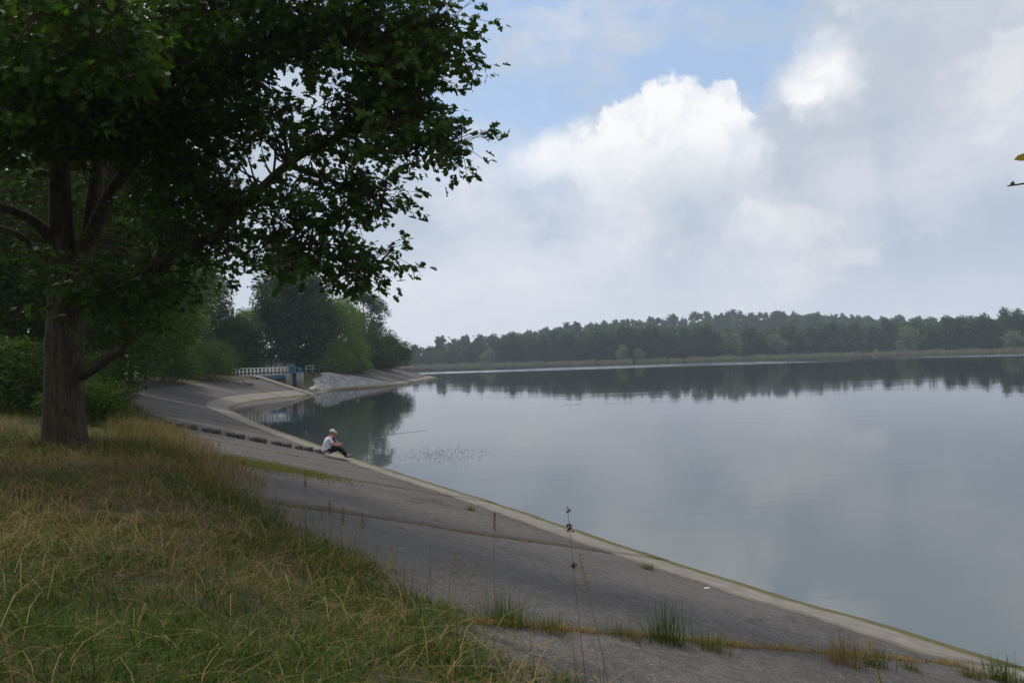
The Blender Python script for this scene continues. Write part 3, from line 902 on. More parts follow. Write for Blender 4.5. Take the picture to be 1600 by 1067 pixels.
# wood on the far side of the inlet
bank_tree('tall dark poplar behind the footbridge', 462, 128, 388, 12.5, 1.0, 100, 32000, .5, M_grey, seed=31, lobe=.22)
bank_tree('tall slender poplar behind the light green tree', 583, 150, 440, 8.5, 2.0, 46, 13000, .36, M_grey, 'column', seed=32, lobe=.26)
bank_tree('rounded light green tree on the far bank', 562, 134, 458, 10.5, .6, 46, 17000, .3, M_light, seed=33)
bank_tree('bright green bush behind the stone corner', 545, 129, 540, 8.0, .1, 36, 12000, .26, M_light, 'dome', 'bank_bush', 34)
bank_tree('dark tree between the poplar and the light green tree', 512, 146, 470, 9, .6, 44, 15000, .32, M_wood, seed=35)
bank_tree('small tree halfway along the far bank', 600, 160, 512, 9, .3, 44, 14000, .32, M_wood, seed=38)
bank_tree('last tree before the tip of the far bank', 622, 178, 530, 8.5, .2, 40, 12000, .34, M_wood, seed=39)
bank_tree('pale thin tree behind the left end of the bridge', 398, 140, 480, 6, 6.0, 22, 5000, .34, M_light, seed=40, trunk_r=.33)
bank_tree('dark tree behind the middle of the footbridge', 425, 122, 500, 8, .2, 40, 13000, .3, M_wood, seed=41)
bank_tree('dark tree behind the left end of the footbridge', 375, 130, 500, 9, .2, 40, 13000, .3, M_wood, seed=42)
bank_tree('dark bush behind the intake tower', 490, 133, 548, 7, .1, 36, 10000, .28, M_wood, 'dome', 'bank_bush', 43)
bank_tree('bush at the foot of the small far bank tree', 584, 139, 550, 6.5, .1, 34, 9000, .28, M_light, 'dome', 'bank_bush', 44)
bank_tree('bush on the bank crest before the tip', 612, 163, 557, 7, .1, 34, 9000, .3, M_wood, 'dome', 'bank_bush', 45)
bank_tree('bushy tree on the crest behind the top of the paved bay', 255, 84, 430, 9, .1, 40, 13000, .2, M_wood, seed=47)
bank_tree('bush on the crest left of the footbridge', 330, 108, 545, 5.0, .05, 34, 9000, .2, M_light, 'dome', 'bank_bush', 48)
bank_tree('rounded bush on the crest behind the reclining person', 318, 98, 535, 8, .05, 36, 11000, .2, M_wood, 'dome', 'bank_bush', 49)
bank_tree('low bush at the top of the bay paving', 285, 88, 540, 7.5, .05, 36, 11000, .18, M_wood, 'dome', 'bank_bush', 50)
bank_tree('bushy tree left of the oak, mostly outside the picture', -260, 30, 260, 9, .3, 50, 15000, .22, M_wood, seed=60)
bank_tree('tree deep in the wood above the bridge', 318, 124, 400, 12, 1, 56, 20000, .4, M_wood, seed=46)

# ------------------------------------------------------------------ far shore
rng = np.random.default_rng(77)


def far_mesh(h, w, lo, shape, n, m, seed):
    t = tree('x', 'x', (0, 0, 0), h, w, lo, 26, n, .95, m, shape=shape, seed=seed, lobe=.3)
    d = [(c.name.split('.')[0], c.data) for c in t.children]
    for c in list(t.children): bpy.data.objects.remove(c)
    bpy.data.objects.remove(t)
    return d


protos = [far_mesh(17, 8, 1, 'oval', 1100, M_far, 51), far_mesh(18, 6.5, 1.5, 'column', 1000, M_far, 52), far_mesh(15, 9, .5, 'oval', 1100, M_far, 53), far_mesh(19, 7, 1, 'column', 1000, M_far, 54)]
wprotos = [far_mesh(13, 12, .3, 'dome', 1300, M_willow, 55), far_mesh(11, 8, .3, 'oval', 900, M_willow, 56)]
rng = np.random.default_rng(78)
far_line = np.array([(-130, 330), (-118, 440), (-62, 480), (-14, 452), (20, 428), (56, 402), (96, 402), (133, 410), (190, 408), (232, 352), (330, 300)], float)
FL = Shore(smooth_path(far_line, 8))
# land lies to the left of the direction of travel here
FLn = lambda q, d: FL.at(np.array(q), np.array(d, float))


def place_far(d, x, y, s, rz, label, group, cat='tree', name='shore_tree'):
    t = link(name, None, label=label, cat=cat, group=group)
    t.location = (x, y, ground_z(x, y) - .2); t.scale = (s, s, s * rng.uniform(.92, 1.1)); t.rotation_euler = (0, 0, rz)
    for nm, me in d: link(nm, me, t)
    return t


Lf = FL.s[-1]
q = FL.near(-118, 440) + 6
cnt = 0
while q < Lf - 20:
    for row in range(2):
        p = FLn(q + rng.uniform(-1.5, 1.5), 13 + row * 8 + rng.uniform(-2.5, 2.5))
        x = p[0]
        s = np.interp(x, [-90, -60, -20, 0, 40, 110, 190, 260], [.66, .68, .8, .94, .95, .86, .88, 1.02]) * rng.uniform(.88, 1.08)
        place_far(protos[rng.integers(0, 4)], p[0], p[1], s, rng.uniform(0, 6.3), 'one of the dark green trees in the wooded belt lining the far shore', 'trees lining the far shore')
    q += rng.uniform(4.6, 6.4)
# the wood behind, one mass
fm = MB()
pv = []
for d in protos:
    me = d[0][1]; n = len(me.vertices)
    co = np.empty(n * 3); me.vertices.foreach_get('co', co); tt = np.empty(n, np.float32); me.attributes['tint'].data.foreach_get('value', tt)
    co = co.reshape(-1, 3); kq = n // 4
    selq = np.random.default_rng(5).choice(kq, 150, replace=False)
    vi = (selq[:, None] * 4 + np.arange(4)).ravel(); pv.append((co[vi], tt[vi]))


def mass(x, y, s):
    c, tt = pv[rng.integers(0, 4)]; a = rng.uniform(0, 6.3)
    ctr = c.reshape(-1, 4, 3).mean(1).repeat(4, 0)
    c = ctr + (c - ctr) * 2.9
    fm.add((c @ rotz(a).T) * (s, s, s * rng.uniform(.9, 1.1)) + (x, y, 0), np.arange(len(c)).reshape(-1, 4), np.clip(tt * .8 + rng.uniform(-.15, .25), 0, 1))
    return len(c)


spots = []
for q in np.arange(FL.near(-118, 440), Lf - 20, 6.5):
    for dd_ in (29, 37, 46, 57):
        p = FLn(q + rng.uniform(-3, 3), dd_ + rng.uniform(-3, 3)); spots.append((p[0], p[1], rng.uniform(.85, 1.05) * np.interp(p[0], [-90, -40, 0, 300], [.66, .74, .95, .97])))
for _ in range(900):
    x, y = rng.uniform(-60, 560), rng.uniform(560, 830); spots.append((x, y, rng.uniform(.85, 1.15)))
for _ in range(90):
    spots.append((rng.uniform(-150, -35), rng.uniform(492, 545), rng.uniform(.6, .8)))
for _ in range(70):
    spots.append((rng.uniform(-240, -60), rng.uniform(500, 640), rng.uniform(.6, .8)))
sp = np.array(spots); hz_l = land(sp[:, :2])[0]
for (x, y, s), z in zip(spots, hz_l):
    n0 = len(fm.v); mass(x, y, s); fm.v[n0][:, 2] += z - 2.2
o = link('far_woodland', fm.mesh('far_woodland', M_far), label='wooded hill and deeper wood behind the trees of the far shore', cat='woodland', kind='stuff')

# reed beds along the far shore
M_reed = mat('reed', lambda h: pbsdf(h, ramp(h, tint(h), [(0, (0.10, 0.12, 0.05)), (.5, (0.19, 0.20, 0.095)), (1, (0.30, 0.27, 0.16))]), 0.8))
beds = [(652, 752), (762, 800), (806, 848), (856, 884), (892, 930), (938, 988), (994, 1040), (1046, 1066), (1074, 1160), (1166, 1200), (1206, 1345), (1362, 1600), (1600, 1700)]
fl_px = []
for qv in np.arange(0, Lf, 1.0):
    p = FLn(qv, 0.); d = np.array([p[0], p[1], -EYE]); fl_px.append((qv, 800 + FPX * (d @ c_r) / (d @ c_f)))
fl_px = np.array([a for a in fl_px if a[0] > FL.near(-118, 440)])
for px, dist, k, s, lb in ((1412, 386, 0, 1.0, 'large pale willow standing out on the far shore at right'), (1155, 400, 1, 1.15, 'pale rounded willow on the far shore near the middle of the wood'),
                           (1222, 402, 1, 1.1, 'grey-green willow just right of the pale rounded one'), (752, 445, 0, .75, 'pale spreading tree at the left end of the far wood'),
                           (968, 396, 1, .75, 'small pale tree in front of the far wood, left of centre'), (1000, 395, 1, .6, 'small grey-green shrub tree before the far wood'), (1580, 352, 0, .8, 'pale round tree on the far shore at the right picture edge')):
    x, y = FLn(np.interp(px, fl_px[:, 1], fl_px[:, 0]), 6.5)
    place_far(wprotos[k], x, y, s, 1.3 * px, lb, None)
names = ['leftmost reed bed on the far shore, beyond the bank tip', 'second reed bed from the left on the far shore'] + ['low pale reed bed fringing the far shore below the dark wood'] * 8 + \
        ['long pale reed bed left of the large pale willow', 'longest reed bed on the far shore below the large pale willow', 'reed bed continuing past the right picture edge']
for (p0, p1), lb in zip(beds, names):
    qa, qb = np.interp([p0, p1], fl_px[:, 1], fl_px[:, 0])
    n = int(abs(qb - qa) * 55); m = MB()
    qq = rng.uniform(qa, qb, n); dq = rng.uniform(-3.0, 3.5, n)
    xy = FL.at(qq, dq); hgt_ = rng.uniform(1.5, 2.5, n) * (0.85 + .15 * np.sin(qq * .35)); w = .10
    an = rng.uniform(0, 3.1, n); dx = np.cos(an) * w; dy = np.sin(an) * w
    lean = rng.normal(size=(n, 2)) * .18
    z0 = np.full(n, -.1)
    V = np.stack([np.column_stack([xy[:, 0] - dx, xy[:, 1] - dy, z0]), np.column_stack([xy[:, 0] + dx, xy[:, 1] + dy, z0]), np.column_stack([xy + lean, hgt_])], 1)
    m.add(V.reshape(-1, 3), np.arange(n * 3).reshape(n, 3), np.repeat(np.clip(rng.normal(.5, .22, n), 0, 1), 3))
    o = link('reed_bed', m.mesh('reed_bed', M_reed), label=lb, cat='reeds', group='reed beds on the far shore', kind='stuff')

mast = link('lattice_mast', None, label='thin distant mast above the low trees left of the far wood', cat='mast')
mx_, my_ = PY(697, 545, 640)[:2]
mast.location = (mx_, my_, 3)
for sx_, sy_ in ((-1, -1), (1, -1), (0, 1)):
    part('leg', [tube([(sx_ * .9, sy_ * .9, 0), (sx_ * .15, sy_ * .15, 17)], .1, 5)], M_conc, mast)
for z in np.arange(1.5, 16, 1.6):
    r_ = .9 - .75 * z / 17
    part('brace', [tube([(-r_, -r_, z), (r_, -r_, z + .8), (0, r_, z), (-r_, -r_, z + .8)], .05, 4)], M_conc, mast)


# ------------------------------------------------------------------ grass
rng = np.random.default_rng(5)


def blades(m, xy, z, L, w, lean, tn, az=None, simple=False):
    n = len(xy)
    az = rng.uniform(0, 2 * math.pi, n) if az is None else az
    dirh = np.column_stack([np.cos(az), np.sin(az)]); side = np.column_stack([-np.sin(az), np.cos(az)])
    L = np.broadcast_to(L, (n,)); w = np.broadcast_to(w, (n,))
    V = []
    for t, ww in (((0, 1.),) if simple else ((0, 1.), (.45, .85), (.8, .5))):
        hor = L * lean * t ** 1.5; ver = L * (t - .55 * lean * t * t)
        c = np.column_stack([xy + dirh * hor[:, None], z + ver])
        o = np.column_stack([side * (w * ww / 2)[:, None], np.zeros(n)])
        V += [c - o, c + o]
    hor = L * lean; ver = L * (1 - .62 * lean)
    V.append(np.column_stack([xy + dirh * hor[:, None], z + ver]))
    V = np.stack(V, 1)
    if simple:
        V[:, 2, 2] += L * .2
        m.add(V.reshape(-1, 3), np.arange(n * 3).reshape(n, 3), np.repeat(np.clip(tn, 0, 1), 3)); return
    b = np.arange(n)[:, None] * 7
    m.add(V.reshape(-1, 3), [np.vstack([b + [0, 1, 3, 2], b + [2, 3, 5, 4]]), b + [4, 5, 6]], np.repeat(np.clip(tn, 0, 1), 7))


def patch_noise(x, y):
    return 0.5 + 0.22 * (np.sin(x * .9 + 1.3 * np.sin(y * .7)) + np.sin(y * 1.15 + 1.1 * np.sin(x * .8 + 2)) * .9 + .7 * np.sin(2.3 * x + 1.9 * y)) * .8


def grass_field(n, box_, lo_d, L, w, seed, wdens=None):
    x = rng.uniform(box_[0], box_[1], n); y = rng.uniform(box_[2], box_[3], n)
    p = np.column_stack([x, y]); h, d = land(p)
    edge = lo_d + .35 * np.sin(x * 2.1 + y * 1.3) + .25 * np.sin(3.7 * y - x)
    px_ = 800 + FPX * x / np.maximum(y, .3)
    k = (d > edge + rng.uniform(-.3, .15, n)) & (px_ > -500) & (px_ < 2000)
    p, h, d = p[k], h[k], d[k]; x, y = p.T; n = len(p)
    pn = patch_noise(x, y)
    cl_ = np.sin(x * 5.1 + 2 * np.sin(y * 3.3)) * np.sin(y * 4.7 + 1.7 * np.sin(x * 2.9))
    tn = np.where(rng.uniform(size=n) < np.clip(.2 + pn * .95 + .38 * cl_ - np.clip((9.5 - y) * .09, 0, .42) * (x > -3.2 - .1 * y), .08, .95), rng.normal(.70, .13, n), rng.normal(.22, .12, n))
    tn = np.where(rng.uniform(size=n) < .05, rng.uniform(.85, 1, n), tn)
    LL = L * rng.uniform(.45, 1.3, n) * np.clip(.95 - .5 * (pn - .5) - .3 * cl_, .4, 1.4) * np.clip(.55 + (d - lo_d) * .5, .5, 1)
    lean = np.clip(rng.normal(np.where(tn > .5, 1.12, .78), .24), .1, 1.38)
    az = 2.2 * np.sin(x * 1.7 + y * .6) + 2.0 * np.sin(y * 2.1 - x * .8) + rng.normal(size=n) * 1.5
    return p, h + .05 * bumps(x, y) * np.clip((d - 8) / 2, 0, 1) - .015, LL, w * rng.uniform(.6, 1.4, n), lean, tn, az


gm = MB()
for n, bx_, L_, w_ in ((70000, (-7, 1.6, 1.4, 8), .25, .006), (70000, (-14, 0, 7, 17), .28, .008), (95000, (-32, -3, 15, 34), .36, .014), (26000, (-60, -8, 32, 75), .4, .035), (9000, (-22, -7, 1.4, 16), .3, .024)):
    blades(gm, *grass_field(n, bx_, 7.5, L_, w_, 0), simple=bx_[2] > 12)
n = 5000; x = rng.uniform(-9, 1.2, n); y = rng.uniform(1.8, 14, n); p = np.column_stack([x, y]); h, d = land(p); k = (d > 7.9) & (patch_noise(x, y) + rng.normal(size=n) * .2 > .35); p, h = p[k], h[k]; n = len(p)
blades(gm, p, h + rng.uniform(.03, .14, n), rng.uniform(.18, .5, n), .005, np.clip(rng.normal(1.35, .12, n), 1, 1.55), np.clip(rng.normal(.84, .09, n), 0, 1))
n = 26000; x = rng.uniform(-8, 1.2, n); y = rng.uniform(2.5, 16, n); p = np.column_stack([x, y]); h, d = land(p)
k = (d > 7.35) & (d < 8.5) & (rng.uniform(size=n) < .13 * (1 + np.sin(x * 4 + y * 2.7))); p, h = p[k], h[k]; n = len(p)
blades(gm, p, h, rng.uniform(.25, .6, n), .0045, np.clip(rng.normal(.4, .25, n), .03, 1), np.clip(rng.normal(.55, .22, n), 0, 1))
link('meadow_grass', gm.mesh('meadow_grass', M_grass), label='matted green and straw-coloured grass covering the bank under the oak', cat='grass', kind='stuff')
gm = MB(); n = 16000
p = np.column_stack([rng.uniform(-50, -22, n), rng.uniform(104, 175, n)]); h, d = land(p)
k = (d > 8.9) | ((p[:, 0] < -30.2 + .08 * (p[:, 1] - 113)) & (h > .8) & (p[:, 1] > 112)); p, h = p[k], h[k]; n = len(p)
blades(gm, p, h - .05, rng.uniform(.2, .5, n), .06, rng.uniform(.3, 1.1, n), np.clip(rng.normal(.30, .15, n), 0, 1))
link('far_bank_grass', gm.mesh('far_bank_grass', M_grass), label='green grass on the bank behind the intake tower', cat='grass', kind='stuff')
# taller dry grass by the paving right of the trunk
gm = MB(); n = 15000
p = np.column_stack([rng.uniform(-13, -4, n), rng.uniform(12, 26, n)]); h, d = land(p)
k = (d > 7.0) & (d < 9.4) & (np.sin(p[:, 0] * 2.2) + np.sin(p[:, 1] * 1.7) > -.7)
p, h = p[k], h[k]; n = len(p)
blades(gm, p, h, rng.uniform(.22, .62, n) * (1 + .3 * np.sin(p[:, 0] * 3) * np.sin(p[:, 1] * 2.3)), .008, np.clip(rng.normal(.6, .25, n), .05, 1.2), np.clip(rng.normal(.74, .16, n), 0, 1))
link('dry_grass', gm.mesh('dry_grass', M_grass), label='tall dry straw-coloured grass at the paving edge right of the oak', cat='grass', kind='stuff')
# grass rooted in the slab joints
gm = MB()
for ji, j in enumerate(joints[:-1]):
    if j < s0 - 8: continue
    n = 9000 if abs(j - s0) < 1 else 4200 if j < s0 + 21 else 1500
    dd_ = rng.uniform(1.0, 8.5, n); jit = rng.normal(size=n) * .045
    kk = (np.sin(dd_ * 3.1 + ji) + np.sin(dd_ * 7.3 + 2 * ji) + rng.normal(size=n) * .8) > -.7
    dd_, jit = dd_[kk], jit[kk]; n = len(dd_)
    xy = SH.at(np.full(n, j) + jit, dd_)
    blades(gm, xy, profile(dd_) - .03, rng.uniform(.03, .11, n) * (1.3 if j < s0 + 3 else 1), .006 if j < s0 + 10 else .013, rng.uniform(.5, 1.3, n), np.clip(rng.normal(.76, .13, n), 0, 1), simple=j > s0 + 10)
link('joint_grass', gm.mesh('joint_grass', M_grass), label='thin dry grass growing in the joints between the paving slabs', cat='grass', kind='stuff')
# moss and low growth at the paving edge
gm = MB(); n = 9000
c0 = PZ(425, 731, 1.6); pr = rng.normal(size=(n, 2)) * (.8, .75)
nn = unit(SH.at(SH.near(c0[0], c0[1]), np.array(1.)) - SH.at(SH.near(c0[0], c0[1]), np.array(0.)))
xy = c0[:2] + np.outer(pr[:, 0], [-nn[1], nn[0]]) + np.outer(pr[:, 1], nn)
h, d = land(xy)
blades(gm, xy, h, rng.uniform(.02, .06, n), .02, rng.uniform(.6, 1.3, n), np.clip(rng.normal(.47, .05, n), 0, 1))
link('moss_patch', gm.mesh('moss_patch', M_grass), label='yellow-green moss patch on the paving right of the dry grass', cat='moss', kind='stuff')
# tufts standing in the nearest joint
tufts = [(790, 985, .32, .3, 'bushy green tuft nearest the grass edge in the front joint'), (857, 997, .2, .5, 'short yellow tuft second in the front joint'), (975, 1005, .2, .5, 'wide low green tuft third along the front joint'),
         (1040, 1012, .38, .2, 'tall slender green tuft in the middle of the front joint'), (1110, 1022, .24, .45, 'green tuft with bent straw in the front joint'), (1320, 1038, .34, .8, 'reddish dry tuft in the front joint'),
         (1362, 1038, .22, .3, 'green tuft right beside the reddish dry tuft'), (1420, 1044, .1, .5, 'tiny tuft between the dry tuft and the right end'), (1518, 1052, .16, .55, 'low dry tuft near the water end of the front joint'),
         (1562, 1054, .27, .25, 'green tuft at the water end of the front joint'), (1592, 1058, .1, .4, 'small tuft at the right picture corner by the water'), (1010, 884, .12, .4, 'small green tuft where the second joint meets the pale apron'),
         (735, 795, .14, .55, 'yellowish tuft where the third joint meets the apron')]
for px, py, L_, t_, lb in tufts:
    z = 1.0
    for _ in range(8):
        p = PZ(px, py, z); z = .5 * z + .5 * float(profile(land(p[None, :2])[1][0]))
    n = int(150 + 250 * L_); m = MB(); sp_ = .05 + .12 * L_
    o_ = rng.normal(size=(n, 2)) * sp_
    blades(m, o_, np.full(n, -.03) , L_ * rng.uniform(.4, 1.25, n), .005, np.clip(np.abs(rng.normal(.35, .25, n)), .02, 1.1), np.clip(rng.normal(t_, .14, n), 0, 1), np.arctan2(o_[:, 1], o_[:, 0]) + rng.normal(size=n) * .7)
    t = link('grass_tuft', m.mesh('grass_tuft', M_grass), label=lb, cat='grass tuft', group='tufts in the slab joints')
    t.location = (p[0], p[1], z)


# tall seed stalks rising from the near grass
def stalk(px, py0, py1, y, label, kind, r=.003):
    b = PY(px[0], py0, y); tp = PY(px[1], py1, y)
    t = link('seed_stalk', None, label=label, cat='weed', group='seed stalks in the near grass')
    zb = ground_z(b[0], b[1]); b = np.array([b[0], b[1], zb])
    t.location = b
    tp = tp - b
    pth = smooth_path([(0, 0, -.05), tp * .5 + rng.normal(size=3) * .015, tp], 6)
    m = MB(); m.add(*tube(pth, np.linspace(r, r * .5, len(pth)), 5)); 
    m.t[0] = np.full(len(m.v[0]), .8)
    link('stem', m.mesh('stem', M_grass), t)
    m = MB()
    if kind == 'spike':
        Ls = .13
        for k in range(70):
            c = tp - (0, 0, Ls * k / 70); a = rng.uniform(0, 6.3); rr_ = .010
            leaves(m, (c + (math.cos(a) * rr_ * .4, math.sin(a) * rr_ * .4, 0))[None], .014, RHOMB, np.array([.98 if rng.uniform() < .8 else .75]))
    elif kind == 'dock':
        for z_ in (0.0, -.10, -.12, -.34):
            m = MB(); c0_ = tp * (1 + z_ / tp[2])
            for k in range(14): leaves(m, (c0_ + rng.normal(size=3) * .007)[None], .021, RHOMB, np.array([1.0]))
            link('seed_cluster', m.mesh('seed_cluster', mat('dock_seed', lambda h: pbsdf(h, (.03, .018, .012), .9))), t)
        return t
    else:
        for k in range(46):
            f_ = rng.uniform(0, .2); c = tp * (1 - f_ / tp[2]); e_ = c + rng.normal(size=3) * (.022, .022, .012) * (1 + 4 * f_); m.add(*tube([c, e_], [.0012, .0008], 3, False), .82)
    link('seed_head', m.mesh('seed_head', M_grass), t)
    return t


stalk((482, 477), 900, 738, 6.6, 'tall reddish-brown seed spike left of the anglers in the view', 'spike')
stalk((540, 536), 900, 792, 6.2, 'brown seed spike right of the tallest spike', 'spike')
stalk((512, 515), 900, 780, 6.5, 'short brown seed spike between the two taller ones', 'spike')
stalk((560, 566), 905, 800, 6.0, 'thin seed spike at the edge of the green grass', 'spike')
stalk((775, 772), 985, 800, 5.6, 'lone brown seed spike over the second slab', 'spike')
stalk((915, 887), 1010, 797, 4.9, 'tall dock stalk with dark seed clusters against the water', 'dock')
stalk((690, 745), 1000, 880, 4.6, 'arching hairgrass stalk over the paving', 'panicle')
stalk((640, 610), 980, 850, 4.8, 'hairgrass stalk leaning left above the near grass', 'panicle')
stalk((700, 712), 985, 858, 5.0, 'upright pale hairgrass stalk beside the arching one', 'panicle')
stalk((965, 905), 1067, 865, 4.2, 'thin bare stalk rising in front of the second joint', 'panicle')
stalk((1410, 1362), 1067, 1003, 3.6, 'curved green stalk at the bottom edge right of centre', 'panicle', .005)

# floating pondweed
m = MB(); n = 420
c = PZ(695, 711, 0.0)
xy = c[:2] + np.column_stack([rng.normal(size=n) * 1.0, rng.normal(size=n) * 1.3])
xy[:120] += (-.9, .6); xy[120:180] += (.4, 2.2)
ang = rng.uniform(0, 6.3, n); a = np.column_stack([np.cos(ang), np.sin(ang), np.zeros(n)]); b = np.column_stack([-np.sin(ang), np.cos(ang), np.zeros(n)])
leaves(m, np.column_stack([xy, rng.uniform(.008, .02, n)]), rng.uniform(.035, .1, n), RHOMB, rng.uniform(.3, .8, n), droop=0, frames=(a, b, np.tile((0, 0, 1.), (n, 1))))
link('pondweed', m.mesh('pondweed', mat('pondweed', lambda h: pbsdf(h, (.07, .075, .045), .6))), label='patch of floating pondweed on the water right of the anglers', cat='pondweed', kind='stuff')

# paper scrap on the slab
z = .45; p = PZ(1105, 925, z)
m = MB(); m.add([(-.05, -.012, 0), (.04, -.02, .008), (.05, .012, .003), (0, .025, .012), (-.04, .018, .002)], [np.array([[0, 1, 2, 3, 4]])])
m.add([(-.05, -.012, -.003), (.04, -.02, .005), (.05, .012, 0), (0, .025, .009), (-.04, .018, -.001)], [np.array([[4, 3, 2, 1, 0]])])
o = link('paper_scrap', m.mesh('paper_scrap', mat('paper', lambda h: pbsdf(h, (.6, .58, .53), .8))), label='small white scrap of litter on the asphalt slab', cat='litter')
dz = land(p[None, :2])[1][0]; o.location = (p[0], p[1], float(profile(dz)) + .03)

# ------------------------------------------------------------------ young tree at the right, only a twig of it in view
sp = link('young_tree', None, label='branch tip with a yellowing leaf reaching in at the right edge', cat='tree')
w = MB(); lf = MB()
e0 = PY(1574, 291, 4.0); e1 = PY(1600, 287, 4.02); e2 = np.array([3.6, 4.1, 4.75]); bs = np.array([4.3, 4.2, ground_z(4.3, 4.2)])
branch_mesh(w, [bs - (0, 0, .2), bs + (.05, 0, 1.2), bs + (-.02, .03, 2.6), bs + (.06, 0, 4.0)], .035, .008, 7)
branch_mesh(w, [bs + (.02, .01, 2.2), e2, e1 + (.2, .0, .03), e1, e0], .011, .003, 6)
for k in range(7):
    z_ = 1.6 + k * .33; a = k * 2.4; s_ = bs + (.02, 0, z_); e_ = s_ + (abs(math.cos(a)) * .7, math.sin(a) * .7, .25); branch_mesh(w, [s_, (s_ + e_) / 2 + (0, 0, .08), e_], .008, .003, 5)
    cc = s_ + (e_ - s_) * rng.uniform(.4, 1.05, (16, 1)) + rng.normal(size=(16, 3)) * .05; leaves(lf, cc, .09, RHOMB, rng.uniform(.3, 1, 16))
a1 = PY(1584, 250, 4.0); d_ = unit(PY(1612, 243, 4.0) - a1)
leaves(lf, a1[None], .12, np.array([(0, 0), (.2, .3), (.24, .6), (0, 1.0), (-.2, .6), (-.17, .3)]), np.array([1.0]), droop=0, frames=(np.array([c_u * .8 + c_f * .6]), d_[None], np.array([np.cross(c_u, d_)])))
leaves(lf, PY(1583, 289, 4.0)[None], .028, np.array([(-.5, 0), (.5, 0), (.35, .45), (0, .7), (-.3, .5)]), np.array([.2]), droop=0, frames=(c_r[None], c_u[None], c_f[None]))
branch_mesh(w, [e2, PY(1640, 262, 4.05), PY(1612, 243, 4.0)], .005, .002, 5)
link('stems', w.mesh('stems', mat('dark_twig', lambda h: pbsdf(h, (.03, .024, .02), .9)), True), sp)
link('leaves', lf.mesh('leaves', leafmat('yellow_leaf', (.03, .05, .015), (.08, .1, .02), (.28, .18, .02), .4)), sp, kind='stuff')


# ------------------------------------------------------------------ people
def skin(name, chains, m, parent, levels=2):
    """one continuous surface grown over a skeleton; chains = lists of (point, radius), shared points join"""
    vs, rs, es, key = [], [], [], {}
    for ch in chains:
        pv_ = None
        for p, r in ch:
            k = tuple(np.round(p, 4))
            if k not in key: key[k] = len(vs); vs.append(p); rs.append(r)
            if pv_ is not None: es.append((pv_, key[k]))
            pv_ = key[k]
    me = bpy.data.meshes.new(name); me.from_pydata([tuple(map(float, v)) for v in vs], es, [])
    o = link(name, me, parent)
    md = o.modifiers.new('skin', 'SKIN'); md.use_smooth_shade = True
    for i, r in enumerate(rs):
        rr = (r, r) if not isinstance(r, tuple) else r
        me.skin_vertices[0].data[i].radius = rr
        me.skin_vertices[0].data[i].use_root = (i == 0)
    sd = o.modifiers.new('sub', 'SUBSURF'); sd.levels = sd.render_levels = levels
    me.materials.append(m)
    return o


A = lambda *p: np.array(p, float)


def hand_chains(w, h, dirv, upv, sidev):
    """palm with four fingers and a thumb, slightly curled"""
    out = []
    palm = w + dirv * .07
    for i, (o, L_) in enumerate(((-.03, .065), (-.01, .078), (.01, .072), (.03, .055))):
        b = palm + sidev * o
        out.append([(palm, .03), (b + dirv * .015, .011), (b + dirv * (.015 + L_ * .5) - upv * .012, .0095), (b + dirv * (.01 + L_ * .85) - upv * .035, .008)])
    th_ = w + dirv * .03 + upv * .02
    out.append([(w, .027), (th_ + upv * .012, .012), (th_ + dirv * .035 + upv * .022, .0105), (th_ + dirv * .06 + upv * .01, .009)])
    return out


